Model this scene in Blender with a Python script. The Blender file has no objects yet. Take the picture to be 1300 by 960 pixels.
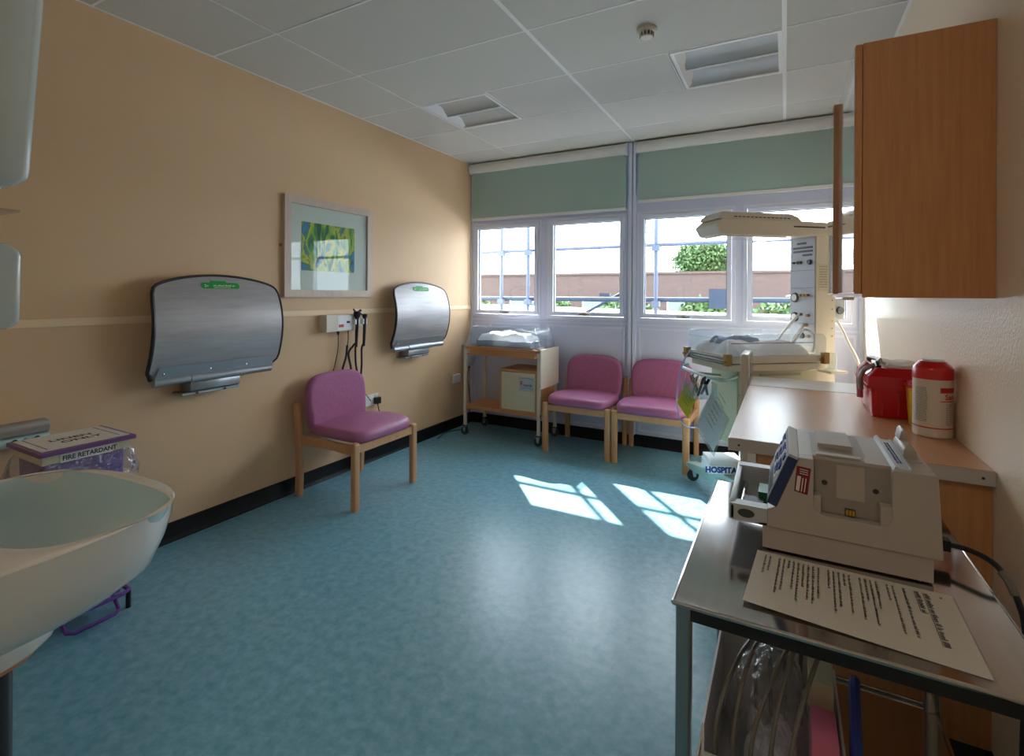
import bpy, bmesh, math, random
from mathutils import Vector, Matrix
random.seed(7)
R = math.radians
scene = bpy.context.scene
COL = scene.collection

# ------------------------------------------------------------------ colours and materials
def lin(c):
    c /= 255.0
    return c / 12.92 if c <= 0.04045 else ((c + 0.055) / 1.055) ** 2.4
def C(r, g, b): return (lin(r), lin(g), lin(b), 1.0)

def new_mat(name):
    m = bpy.data.materials.new(name); m.use_nodes = True
    nt = m.node_tree; nt.nodes.clear()
    out = nt.nodes.new('ShaderNodeOutputMaterial')
    return m, nt, out

def mat(name, col, rough=0.5, metal=0.0, spec=0.5, noise=None, bump=None, coat=0.0, trans=0.0, sheen=0.0):
    """noise=(colour2, scale, (sx,sy,sz), contrast)  bump=(scale,strength,distance)"""
    m, nt, out = new_mat(name)
    b = nt.nodes.new('ShaderNodeBsdfPrincipled')
    b.inputs['Base Color'].default_value = col
    b.inputs['Roughness'].default_value = rough
    b.inputs['Metallic'].default_value = metal
    b.inputs['Specular IOR Level'].default_value = spec
    b.inputs['Coat Weight'].default_value = coat
    b.inputs['Sheen Weight'].default_value = sheen
    nt.links.new(b.outputs[0], out.inputs[0])
    tc = nt.nodes.new('ShaderNodeTexCoord')
    if noise:
        mp = nt.nodes.new('ShaderNodeMapping'); mp.inputs['Scale'].default_value = noise[2]
        nt.links.new(tc.outputs['Object'], mp.inputs[0])
        n = nt.nodes.new('ShaderNodeTexNoise'); n.inputs['Scale'].default_value = noise[1]
        n.inputs['Detail'].default_value = 6; n.inputs['Roughness'].default_value = 0.65
        nt.links.new(mp.outputs[0], n.inputs['Vector'])
        r = nt.nodes.new('ShaderNodeValToRGB')
        k = noise[3]
        r.color_ramp.elements[0].position = 0.5 - k; r.color_ramp.elements[0].color = col
        r.color_ramp.elements[1].position = 0.5 + k; r.color_ramp.elements[1].color = noise[0]
        nt.links.new(n.outputs['Fac'], r.inputs[0]); nt.links.new(r.outputs[0], b.inputs['Base Color'])
    if bump:
        n2 = nt.nodes.new('ShaderNodeTexNoise'); n2.inputs['Scale'].default_value = bump[0]
        n2.inputs['Detail'].default_value = 3
        nt.links.new(tc.outputs['Object'], n2.inputs['Vector'])
        bp = nt.nodes.new('ShaderNodeBump'); bp.inputs['Strength'].default_value = bump[1]
        bp.inputs['Distance'].default_value = bump[2]
        nt.links.new(n2.outputs['Fac'], bp.inputs['Height']); nt.links.new(bp.outputs[0], b.inputs['Normal'])
    return m

def clear(name, tint=(0.95, 0.97, 0.98, 1), refl=0.12, rough=0.04, haze=0.0, hazecol=(0.8, 0.85, 0.9, 1), bump=None):
    m, nt, out = new_mat(name)
    t = nt.nodes.new('ShaderNodeBsdfTransparent'); t.inputs[0].default_value = tint
    g = nt.nodes.new('ShaderNodeBsdfGlossy'); g.inputs['Roughness'].default_value = rough
    lw = nt.nodes.new('ShaderNodeLayerWeight'); lw.inputs[0].default_value = 0.5
    fr = nt.nodes.new('ShaderNodeMath'); fr.operation = 'POWER'; fr.inputs[1].default_value = 5.0
    nt.links.new(lw.outputs['Facing'], fr.inputs[0])
    mx = nt.nodes.new('ShaderNodeMixShader')
    mt = nt.nodes.new('ShaderNodeMath'); mt.operation = 'MULTIPLY_ADD'
    mt.inputs[1].default_value = 0.9; mt.inputs[2].default_value = refl; mt.use_clamp = True
    nt.links.new(fr.outputs[0], mt.inputs[0]); nt.links.new(mt.outputs[0], mx.inputs[0])
    nt.links.new(t.outputs[0], mx.inputs[1]); nt.links.new(g.outputs[0], mx.inputs[2])
    last = mx
    if haze > 0:
        d = nt.nodes.new('ShaderNodeBsdfDiffuse'); d.inputs[0].default_value = hazecol
        m2 = nt.nodes.new('ShaderNodeMixShader'); m2.inputs[0].default_value = haze
        nt.links.new(mx.outputs[0], m2.inputs[1]); nt.links.new(d.outputs[0], m2.inputs[2]); last = m2
    if bump:
        tc = nt.nodes.new('ShaderNodeTexCoord')
        n2 = nt.nodes.new('ShaderNodeTexNoise'); n2.inputs['Scale'].default_value = bump[0]
        nt.links.new(tc.outputs['Object'], n2.inputs['Vector'])
        bp = nt.nodes.new('ShaderNodeBump'); bp.inputs['Strength'].default_value = bump[1]
        bp.inputs['Distance'].default_value = bump[2]
        nt.links.new(n2.outputs['Fac'], bp.inputs['Height']); nt.links.new(bp.outputs[0], g.inputs['Normal'])
    nt.links.new(last.outputs[0], out.inputs[0])
    return m

def blind_mat():
    m, nt, out = new_mat('blind_cloth')
    d = nt.nodes.new('ShaderNodeBsdfDiffuse'); d.inputs[0].default_value = C(196, 220, 214)
    t = nt.nodes.new('ShaderNodeBsdfTranslucent'); t.inputs[0].default_value = C(150, 182, 166)
    mx = nt.nodes.new('ShaderNodeMixShader'); mx.inputs[0].default_value = 0.30
    nt.links.new(d.outputs[0], mx.inputs[1]); nt.links.new(t.outputs[0], mx.inputs[2]); nt.links.new(mx.outputs[0], out.inputs[0])
    return m

def painting_mat():
    m, nt, out = new_mat('painting_colours')
    b = nt.nodes.new('ShaderNodeBsdfPrincipled'); b.inputs['Roughness'].default_value = 0.6
    tc = nt.nodes.new('ShaderNodeTexCoord')
    mp = nt.nodes.new('ShaderNodeMapping'); mp.inputs['Scale'].default_value = (1, 9, 3.5)
    nt.links.new(tc.outputs['Object'], mp.inputs[0])
    n = nt.nodes.new('ShaderNodeTexNoise'); n.inputs['Scale'].default_value = 1.6; n.inputs['Detail'].default_value = 5
    n.inputs['Distortion'].default_value = 0.9
    nt.links.new(mp.outputs[0], n.inputs['Vector'])
    r = nt.nodes.new('ShaderNodeValToRGB'); cr = r.color_ramp
    cols = [(0.30, C(16, 60, 40)), (0.40, C(30, 120, 50)), (0.47, C(120, 180, 40)), (0.53, C(210, 200, 60)), (0.57, C(40, 130, 70)), (0.66, C(60, 130, 190)), (0.76, C(30, 90, 60))]
    cr.elements[0].position, cr.elements[0].color = cols[0]
    cr.elements[1].position, cr.elements[1].color = cols[-1]
    for p, c in cols[1:-1]:
        e = cr.elements.new(p); e.color = c
    nt.links.new(n.outputs['Fac'], r.inputs[0]); nt.links.new(r.outputs[0], b.inputs['Base Color'])
    nt.links.new(b.outputs[0], out.inputs[0])
    return m

def card_mat(name, c, k=0.6):
    m, nt, out = new_mat(name)
    d = nt.nodes.new('ShaderNodeBsdfDiffuse'); d.inputs[0].default_value = c
    t = nt.nodes.new('ShaderNodeBsdfTranslucent'); t.inputs[0].default_value = c
    mx = nt.nodes.new('ShaderNodeMixShader'); mx.inputs[0].default_value = k
    nt.links.new(d.outputs[0], mx.inputs[1]); nt.links.new(t.outputs[0], mx.inputs[2]); nt.links.new(mx.outputs[0], out.inputs[0])
    return m

def brick_mat():
    m, nt, out = new_mat('brickwork')
    b = nt.nodes.new('ShaderNodeBsdfPrincipled'); b.inputs['Roughness'].default_value = 0.9
    tc = nt.nodes.new('ShaderNodeTexCoord')
    mp = nt.nodes.new('ShaderNodeMapping'); mp.inputs['Rotation'].default_value = (R(90), 0, 0)
    nt.links.new(tc.outputs['Object'], mp.inputs[0])
    k = nt.nodes.new('ShaderNodeTexBrick'); k.inputs['Scale'].default_value = 4.4
    k.inputs['Color1'].default_value = C(90, 70, 66); k.inputs['Color2'].default_value = C(78, 62, 58)
    k.inputs['Mortar'].default_value = C(96, 84, 78); k.inputs['Mortar Size'].default_value = 0.02
    nt.links.new(mp.outputs[0], k.inputs['Vector']); nt.links.new(k.outputs[0], b.inputs['Base Color'])
    nt.links.new(b.outputs[0], out.inputs[0])
    return m

M = {}
M['wall'] = mat('wall_paint_tan', C(220, 186, 148), 0.62, bump=(140, 0.12, 0.004), noise=(C(215, 181, 143), 2.0, (1, 1, 1), 0.3))
M['wall_r'] = mat('wall_paint_cream', C(238, 220, 196), 0.30, bump=(110, 0.45, 0.004), spec=0.5)
M['dado'] = mat('dado_trim_paint', C(236, 208, 172), 0.5)
M['ceil'] = mat('ceiling_tile', C(206, 204, 198), 0.85, bump=(220, 0.15, 0.002))
M['tbar'] = mat('ceiling_grid_white', C(236, 236, 236), 0.5)
M['floor'] = mat('vinyl_floor_teal', C(86, 150, 172), 0.30, noise=(C(140, 190, 210), 24.0, (1, 1, 1), 0.22), spec=0.6, bump=(60, 0.05, 0.002))
M['skirt'] = mat('skirting_black', C(14, 16, 22), 0.5, spec=0.3)
M['upvc'] = mat('white_upvc', C(220, 226, 246), 0.3)
M['upvc2'] = mat('white_panel', C(208, 214, 240), 0.35)
M['seal'] = mat('grey_window_seal', C(110, 116, 124), 0.5)
M['glass'] = clear('window_glass', (0.96, 0.98, 0.98, 1), 0.05, 0.0)
M['perspex'] = clear('clear_perspex', (0.93, 0.96, 0.98, 1), 0.10, 0.03, haze=0.05)
M['bagclear'] = clear('clear_polythene', (0.95, 0.96, 1.0, 1), 0.14, 0.12, haze=0.07, bump=(38, 1.0, 0.03))
M['pocket'] = clear('clear_pocket', (0.95, 0.99, 1.0, 1), 0.08, 0.12, haze=0.08, hazecol=C(190, 228, 240))
M['picglass'] = clear('picture_glass', (0.97, 0.98, 0.98, 1), 0.022, 0.02)
M['blind'] = blind_mat()
M['white'] = mat('white_plastic', C(230, 231, 232), 0.35)
M['disp'] = mat('dispenser_white', C(200, 214, 216), 0.25, coat=0.3)
M['ceramic'] = mat('white_ceramic', C(228, 224, 218), 0.12, coat=0.5)
M['bowl'] = mat('basin_bowl_pale_blue', C(196, 220, 224), 0.15, coat=0.5)
M['orange'] = mat('orange_sealant', C(205, 130, 70), 0.6)
M['cream'] = mat('cream_enamel', C(216, 209, 194), 0.35)
M['cream2'] = mat('cream_door', C(206, 200, 172), 0.4)
M['beige'] = mat('beige_device_plastic', C(176, 170, 164), 0.42, bump=(500, 0.08, 0.0005))
M['beige_d'] = mat('beige_device_bay', C(152, 146, 140), 0.45)
M['greyp'] = mat('grey_device_panel', C(176, 184, 192), 0.4)
M['navy'] = mat('navy_bezel', C(30, 50, 98), 0.35)
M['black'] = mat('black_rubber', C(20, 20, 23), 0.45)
M['dark'] = mat('dark_grey', C(54, 57, 62), 0.4)
M['steel'] = mat('stainless_steel', C(196, 192, 190), 0.11, metal=1.0, noise=(C(186, 182, 178), 3, (30, 1, 1), 0.3))
M['steel_d'] = mat('tubular_steel', C(170, 172, 172), 0.28, metal=1.0)
M['chrome'] = mat('chrome', C(215, 215, 215), 0.12, metal=1.0)
M['alu'] = mat('grey_aluminium', C(160, 164, 170), 0.38, metal=0.55)
M['board'] = mat('changer_brushed_grey', C(158, 154, 156), 0.42, metal=0.35, noise=(C(182, 178, 180), 4, (1, 1, 9), 0.25))
M['edge'] = mat('changer_black_edge', C(30, 27, 36), 0.4)
M['green'] = mat('green_sticker', C(20, 160, 60), 0.5)
M['purple'] = mat('purple_fabric', C(176, 108, 150), 0.8, noise=(C(154, 88, 130), 130, (1, 1, 1), 0.12), sheen=0.05, bump=(300, 0.2, 0.001))
M['purple_s'] = mat('purple_vinyl_seat', C(176, 108, 150), 0.42, noise=(C(164, 96, 138), 90, (1, 1, 1), 0.2), bump=(300, 0.12, 0.001))
M['beech'] = mat('beech_wood', C(214, 164, 118), 0.4, noise=(C(198, 146, 102), 6, (12, 12, 1), 0.25))
M['wood'] = mat('cabinet_wood', C(212, 154, 102), 0.38, noise=(C(194, 134, 84), 5, (14, 14, 0.7), 0.2))
M['woodx'] = mat('shelf_wood', C(206, 148, 98), 0.4, noise=(C(190, 130, 84), 5, (1, 14, 14), 0.2))
M['worktop'] = mat('worktop_laminate', C(206, 158, 120), 0.32, noise=(C(196, 146, 108), 5, (12, 1, 1), 0.25), spec=0.45)
M['edge_grey'] = mat('worktop_edging', C(196, 190, 184), 0.4)
M['glossdoor'] = mat('glossy_cabinet_door', C(190, 190, 190), 0.08, coat=0.8)
M['frame'] = mat('limed_wood_frame', C(206, 186, 172), 0.5, noise=(C(192, 172, 158), 8, (6, 6, 1), 0.2))
M['mount'] = mat('picture_mount', C(206, 214, 206), 0.7)
M['paint'] = painting_mat()
M['bin'] = mat('purple_enamel', C(104, 62, 150), 0.35)
M['bin_l'] = mat('purple_lid', C(122, 82, 140), 0.35)
M['paper'] = mat('white_paper', C(226, 222, 214), 0.6)
M['ink'] = mat('black_ink', C(32, 32, 36), 0.6)
M['inkb'] = mat('blue_ink', C(36, 62, 150), 0.6)
M['inkt'] = mat('teal_ink', C(20, 70, 90), 0.6)
M['inkr'] = mat('red_ink', C(200, 40, 44), 0.5)
M['maroon'] = mat('maroon_sticker', C(120, 18, 40), 0.45)
M['red'] = mat('red_plastic', C(206, 24, 38), 0.3, coat=0.3)
M['yellow'] = mat('yellow_plastic', C(236, 190, 30), 0.4)
M['tag'] = card_mat('yellow_card', C(206, 198, 76), 0.22)
M['labelw'] = mat('wipes_label', C(224, 216, 204), 0.45)
M['brass'] = mat('brown_clamp', C(168, 128, 62), 0.5)
M['linen'] = mat('white_linen', C(242, 244, 250), 0.85, bump=(45, 0.5, 0.01))
M['blueb'] = mat('blue_blanket', C(120, 150, 190), 0.85)
M['matt'] = mat('blue_grey_mattress', C(120, 134, 150), 0.6)
M['tealgrey'] = mat('pale_teal_enamel', C(176, 204, 200), 0.35)
M['cable'] = mat('cable_black', C(26, 28, 40), 0.45)
M['cableg'] = mat('cable_grey', C(120, 116, 110), 0.45)
M['cablev'] = mat('cable_lilac', C(160, 176, 226), 0.35)
M['cablew'] = mat('hose_white', C(228, 230, 234), 0.4)
M['pink'] = mat('pink_plastic', C(216, 120, 150), 0.4)
M['gold'] = mat('gold_contacts', C(212, 160, 60), 0.3, metal=1)
M['leafpaper'] = card_mat('thin_leaflet_paper', C(236, 238, 242))
M['greenp'] = mat('green_board', C(30, 120, 80), 0.4)
M['brick'] = brick_mat()
M['concrete'] = mat('asphalt_and_paving', C(96, 94, 92), 0.9)
M['membrane'] = mat('white_roof_membrane', C(236, 238, 240), 0.7)
M['leaf'] = mat('foliage', C(58, 86, 46), 0.8, noise=(C(88, 114, 66), 3, (1, 1, 1), 0.2))
M['bark'] = mat('bark', C(92, 76, 62), 0.9)
M['galv'] = mat('galvanised_scaffold_tube', C(78, 88, 104), 0.6)
M['plank'] = mat('scaffold_board', C(92, 82, 76), 0.8)
M['nextwall'] = mat('dark_blue_scaffold_net', C(44, 58, 72), 0.7)
M['reflector'] = mat('luminaire_reflector', C(180, 183, 184), 0.35, metal=0.2)
M['curtain'] = mat('cream_curtain', C(238, 228, 200), 0.8)

# ------------------------------------------------------------------ mesh builder
class MB:
    def __init__(s): s.bm = bmesh.new()
    def raw(s, verts, faces):
        vs = [s.bm.verts.new(v) for v in verts]
        out = []
        for f in faces:
            try: out.append(s.bm.faces.new([vs[i] for i in f]))
            except ValueError: pass
        return s
    def box(s, a, b, bev=0.0, seg=2, mtx=None):
        x0, y0, z0 = [min(a[i], b[i]) for i in range(3)]; x1, y1, z1 = [max(a[i], b[i]) for i in range(3)]
        t = bmesh.new()
        vs = [t.verts.new(p) for p in [(x0,y0,z0),(x1,y0,z0),(x1,y1,z0),(x0,y1,z0),(x0,y0,z1),(x1,y0,z1),(x1,y1,z1),(x0,y1,z1)]]
        for f in [(0,3,2,1),(4,5,6,7),(0,1,5,4),(1,2,6,5),(2,3,7,6),(3,0,4,7)]: t.faces.new([vs[i] for i in f])
        return s._take(t, bev, seg, mtx)
    def _take(s, t, bev=0.0, seg=2, mtx=None):
        if bev > 0:
            bmesh.ops.bevel(t, geom=[e for e in t.edges if e.calc_face_angle(0) > 0.6], offset=bev, segments=seg, profile=0.5, affect='EDGES', clamp_overlap=True)
        if mtx is not None: bmesh.ops.transform(t, matrix=mtx, verts=t.verts)
        t.verts.index_update()
        s.raw([v.co.copy() for v in t.verts], [[v.index for v in f.verts] for f in t.faces]); t.free()
        return s
    def prism(s, poly, axis, lo, hi, bev=0.0, seg=2, mtx=None):
        """poly: 2-D points; axis 'x': poly=(y,z); 'y': poly=(x,z); 'z': poly=(x,y)"""
        t = bmesh.new()
        def P(p, h):
            return {'x': (h, p[0], p[1]), 'y': (p[0], h, p[1]), 'z': (p[0], p[1], h)}[axis]
        A = [t.verts.new(P(p, lo)) for p in poly]; B = [t.verts.new(P(p, hi)) for p in poly]
        n = len(poly)
        t.faces.new(A); t.faces.new(list(reversed(B)))
        for i in range(n): t.faces.new([A[i], B[i], B[(i+1) % n], A[(i+1) % n]])
        bmesh.ops.recalc_face_normals(t, faces=t.faces)
        return s._take(t, bev, seg, mtx)
    def rings(s, rings, cap0=True, cap1=True, closed=True):
        n = len(rings[0]); V = [p for r in rings for p in r]; F = []
        for k in range(len(rings)-1):
            for i in range(n if closed else n-1):
                j = (i+1) % n
                F.append((k*n+i, k*n+j, (k+1)*n+j, (k+1)*n+i))
        if cap0: F.append(tuple(reversed(range(n))))
        if cap1: F.append(tuple((len(rings)-1)*n+i for i in range(n)))
        return s.raw(V, F)
    def tube(s, pts, r, n=8, smooth=0, caps=True):
        pts = [Vector(p) for p in pts]
        if smooth: pts = spline(pts, smooth)
        rad = r if isinstance(r, (list, tuple)) else [r]*len(pts)
        if len(rad) != len(pts): rad = [rad[0]+(rad[-1]-rad[0])*i/(len(pts)-1) for i in range(len(pts))]
        rings = []; prev = None
        for i, p in enumerate(pts):
            d = (pts[min(i+1, len(pts)-1)] - pts[max(i-1, 0)]).normalized()
            if prev is None:
                up = Vector((0,0,1)) if abs(d.z) < 0.9 else Vector((1,0,0)); u = d.cross(up).normalized()
            else:
                u = (prev - d*prev.dot(d)).normalized()
            prev = u; v = d.cross(u)
            rings.append([p + (u*math.cos(a)+v*math.sin(a))*rad[i] for a in [2*math.pi*k/n for k in range(n)]])
        return s.rings(rings, caps, caps)
    def cyl(s, p0, p1, r, n=16, r1=None): return s.tube([p0, p1], [r, r if r1 is None else r1], n)
    def lathe(s, prof, c=(0,0,0), axis='z', n=24):
        rings = []
        for r, h in prof:
            rg = []
            for k in range(n):
                a = 2*math.pi*k/n; x, y = r*math.cos(a), r*math.sin(a)
                q = {'z': (x, y, h), 'y': (x, h, -y), 'x': (h, x, y)}[axis]
                rg.append((q[0]+c[0], q[1]+c[1], q[2]+c[2]))
            rings.append(rg)
        return s.rings(rings, prof[0][0] > 1e-5, prof[-1][0] > 1e-5)
    def quad(s, a, b, c, d): return s.raw([a, b, c, d], [(0,1,2,3)])
    def surf(s, fn, nu, nv):
        V = [fn(i/nu, j/nv) for j in range(nv+1) for i in range(nu+1)]
        F = [(j*(nu+1)+i, j*(nu+1)+i+1, (j+1)*(nu+1)+i+1, (j+1)*(nu+1)+i) for j in range(nv) for i in range(nu)]
        return s.raw(V, F)
    def build(s, name, m, parent=None, smooth=True, loc=None, mtx=None, weld=False, sharp=38):
        bm = s.bm
        if mtx is not None: bmesh.ops.transform(bm, matrix=mtx, verts=bm.verts)
        if weld: bmesh.ops.remove_doubles(bm, verts=bm.verts, dist=1e-5)
        bmesh.ops.recalc_face_normals(bm, faces=bm.faces)
        if smooth:
            for f in bm.faces: f.smooth = True
            for e in bm.edges:
                if len(e.link_faces) == 2 and e.calc_face_angle(0) > R(sharp): e.smooth = False
        me = bpy.data.meshes.new(name); bm.to_mesh(me); bm.free()
        me.materials.append(m)
        o = bpy.data.objects.new(name, me); COL.objects.link(o)
        if parent is not None: o.parent = parent
        if loc is not None: o.location = loc
        return o

def spline(pts, k):
    out = []
    n = len(pts)
    for i in range(n-1):
        p0, p1, p2, p3 = pts[max(i-1,0)], pts[i], pts[i+1], pts[min(i+2,n-1)]
        for j in range(k):
            t = j/k
            out.append(0.5*((2*p1)+(p2-p0)*t+(2*p0-5*p1+4*p2-p3)*t*t+(3*p1-p0-3*p2+p3)*t**3))
    out.append(pts[-1]); return out

def rect_round(x0, y0, x1, y1, r, k=4):
    P = []
    for cx, cy, a0 in [(x1-r, y0+r, -90), (x1-r, y1-r, 0), (x0+r, y1-r, 90), (x0+r, y0+r, 180)]:
        for i in range(k+1):
            a = R(a0+90*i/k); P.append((cx+r*math.cos(a), cy+r*math.sin(a)))
    return P

def tag(o, label, cat, group=None):
    o['label'] = label; o['category'] = cat
    if group: o['group'] = group
    return o
def thing(name, label, cat, loc=(0,0,0), rotz=0, group=None):
    o = bpy.data.objects.new(name, None); o.empty_display_size = 0.1; COL.objects.link(o)
    o.location = loc; o.rotation_euler = (0, 0, rotz)
    return tag(o, label, cat, group)
def struct(o): o['kind'] = 'structure'; return o
def dup(root, loc, rotz, label=None, group=None):
    r = root.copy(); COL.objects.link(r); r.location = loc; r.rotation_euler = (0, 0, rotz)
    if label: r['label'] = label
    if group: r['group'] = group
    for ch in list(root.children):
        c = ch.copy(); COL.objects.link(c); c.parent = r
        for g in list(ch.children):
            d = g.copy(); COL.objects.link(d); d.parent = c
    return r

def text_mb(txt, size, mtx, extrude=0.0004, bold=0.0, sx=1.0):
    """returns an MB holding the lettering, lower left of the line at the matrix origin"""
    cu = bpy.data.curves.new('t', 'FONT'); cu.body = txt; cu.size = size; cu.extrude = extrude; cu.offset = bold
    cu.resolution_u = 3
    o = bpy.data.objects.new('t', cu); COL.objects.link(o)
    dg = bpy.context.evaluated_depsgraph_get(); me = bpy.data.meshes.new_from_object(o.evaluated_get(dg))
    b = MB(); b.bm.from_mesh(me)
    bmesh.ops.transform(b.bm, matrix=mtx @ Matrix.Diagonal((sx, 1, 1, 1)), verts=b.bm.verts)
    bpy.data.objects.remove(o); bpy.data.curves.remove(cu); bpy.data.meshes.remove(me)
    return b
def frame_mtx(o, xd, yd):
    xd = Vector(xd).normalized(); yd = Vector(yd); yd = (yd - xd*yd.dot(xd)).normalized(); zd = xd.cross(yd)
    m = Matrix((xd, yd, zd)).transposed().to_4x4(); m.translation = Vector(o); return m
def scribble(b, mtx, w, h, x=0.0, y=0.0, rnd=random, dense=0.8, t=0.0004):
    """one line of unreadably small print: little upright strokes grouped in words"""
    px = x
    while px < x + w:
        n = rnd.randint(2, 8)
        for i in range(n):
            if px > x + w: break
            hh = h*rnd.choice((0.62, 0.62, 0.75, 1.0)); wd = h*0.42
            b.box((px, y, 0), (px+wd, y+hh, t), mtx=mtx); px += wd*1.45
        px += h*0.5

# ------------------------------------------------------------------ room
XR, YB, ZC = 3.533, 4.65, 2.79
YF = -1.4
# floor
b = MB(); b.box((-0.12, YF-0.12, -0.1), (XR+0.12, YB+0.14, 0)); struct(b.build('floor', M['floor'], smooth=False))
b = MB(); b.box((-0.12, YF-0.12, 0), (0, YB+0.14, ZC+0.2)); struct(b.build('wall_left', M['wall'], smooth=False))
b = MB(); b.box((XR, YF-0.12, 0), (XR+0.12, YB+0.14, ZC+0.2)); struct(b.build('wall_right', M['wall_r'], smooth=False))
b = MB(); b.box((-0.0, YF-0.12, 0), (XR, YF, ZC+0.2)); struct(b.build('wall_front', M['wall_r'], smooth=False))
b = MB(); b.box((0, YF, 0), (1.80, 0.33, ZC+0.0)); struct(b.build('wall_basin', M['wall'], smooth=False))
# ceiling: tiles, grid, void above
rows = [0.33-1.73, 0.0, 0.6, 1.2, 1.8, 2.4, 3.0, 3.6, 4.2, YB]
LIGHTS = [(0.58, 1.17), (2.40, 3.0)]
b = MB(); g = MB()
for i in range(len(rows)-1):
    y0, y1 = rows[i], rows[i+1]
    xs = [0, 0.58, 1.17, 1.79, 2.4, 3.0, XR] if abs(y0-3.0) < 0.01 else [0, 0.58, 1.79, 3.0, XR]
    for x0, x1 in zip(xs, xs[1:]):
        if abs(y0-3.0) < 0.01 and any(abs(x0-a) < 0.01 for a, _ in LIGHTS): continue
        b.box((x0+0.007, y0+0.007, ZC), (x1-0.007, y1-0.007, ZC+0.015))
    for x in xs[1:-1]:
        h_ = 0.011 if abs(x-1.79) < .01 or abs(x-3.0) < .01 else 0.004
        g.box((x-h_, y0, ZC-0.002), (x+h_, y1, ZC+0.004))
    if i: g.box((0, y0-0.005, ZC-0.0015), (XR, y0+0.005, ZC+0.004))
b.box((0, YF, ZC+0.24), (XR, YB, ZC+0.27))
c = struct(b.build('ceiling', M['ceil'], smooth=False))
g.box((0, YF, ZC-0.002), (0.014, YB, ZC+0.004)); g.box((XR-0.014, YF, ZC-0.002), (XR, YB, ZC+0.004))
g.build('ceiling_grid', M['tbar'], c, smooth=False)
# void sides so no daylight leaks over the ceiling
b = MB(); b.box((0, YB, ZC), (XR, YB+0.14, ZC+0.27)); struct(b.build('wall_back_void', M['upvc2'], smooth=False))
# baseboards: black coved skirting
prof = [(0, 0.0), (0.028, 0.0), (0.018, 0.008), (0.0115, 0.03), (0.0115, 0.098), (0.0, 0.102)]
b = MB(); b.prism([(x, z) for x, z in prof], 'y', 0.33, YB-0.012); struct(b.build('baseboard_left', M['skirt']))
b = MB(); b.prism([(YB-x, z) for x, z in prof], 'x', 0.0, XR); struct(b.build('baseboard_back', M['skirt']))
b = MB(); b.prism([(XR-x, z) for x, z in prof], 'y', 0.0, 1.92); struct(b.build('baseboard_right', M['skirt']))
# dado strip on the left wall
b = MB(); b.prism([(0, 1.22), (0.006, 1.222), (0.008, 1.24), (0.006, 1.258), (0, 1.26)], 'y', 0.33, 4.62); struct(b.build('trim_1', M['dado']))

# back wall: white framed window wall
WX = [(0.02, 0.83), (0.905, 1.715), (1.81, 2.64), (2.70, 3.49)]
WZ0, WZ1 = 1.145, 2.145
b = MB()
y0, y1 = YB, YB+0.14
b.box((0, y0, 0), (XR, y1, WZ0)); b.box((0, y0, WZ1), (XR, y1, ZC))
xs = [0] + [v for w in WX for v in w] + [XR]
for i in range(0, len(xs), 2):
    if xs[i+1]-xs[i] > 0.001: b.box((xs[i], y0, WZ0), (xs[i+1], y1, WZ1))
struct(b.build('wall_back', M['upvc2'], smooth=False))
# posts, rails and bead mouldings on the window wall
b = MB()
b.box((1.735, YB-0.035, 0.10), (1.765, YB, ZC), 0.004); b.box((1.775, YB-0.035, 0.10), (1.800, YB, ZC), 0.004)
b.box((0.0, YB-0.02, 0.10), (0.016, YB, 2.66), 0.003)
b.box((3.505, YB-0.02, 0.10), (XR, YB, 2.66), 0.003)
b.box((0.0, YB-0.012, 1.105), (XR, YB, 1.118), 0.003)
struct(b.build('trim_2', M['upvc']))
b = MB()
for x0, x1 in [(0.05, 0.83), (0.90, 1.70), (1.83, 2.64), (2.70, 3.49)]:
    for (a0, a1, c0, c1) in [(x0, x1, 1.065, 1.083), (x0, x1, 0.13, 0.148), (x0, x0+0.018, 0.148, 1.065), (x1-0.018, x1, 0.148, 1.065)]:
        b.box((a0, YB-0.010, c0), (a1, YB, c1), 0.003)
struct(b.build('trim_3', M['upvc']))

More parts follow.
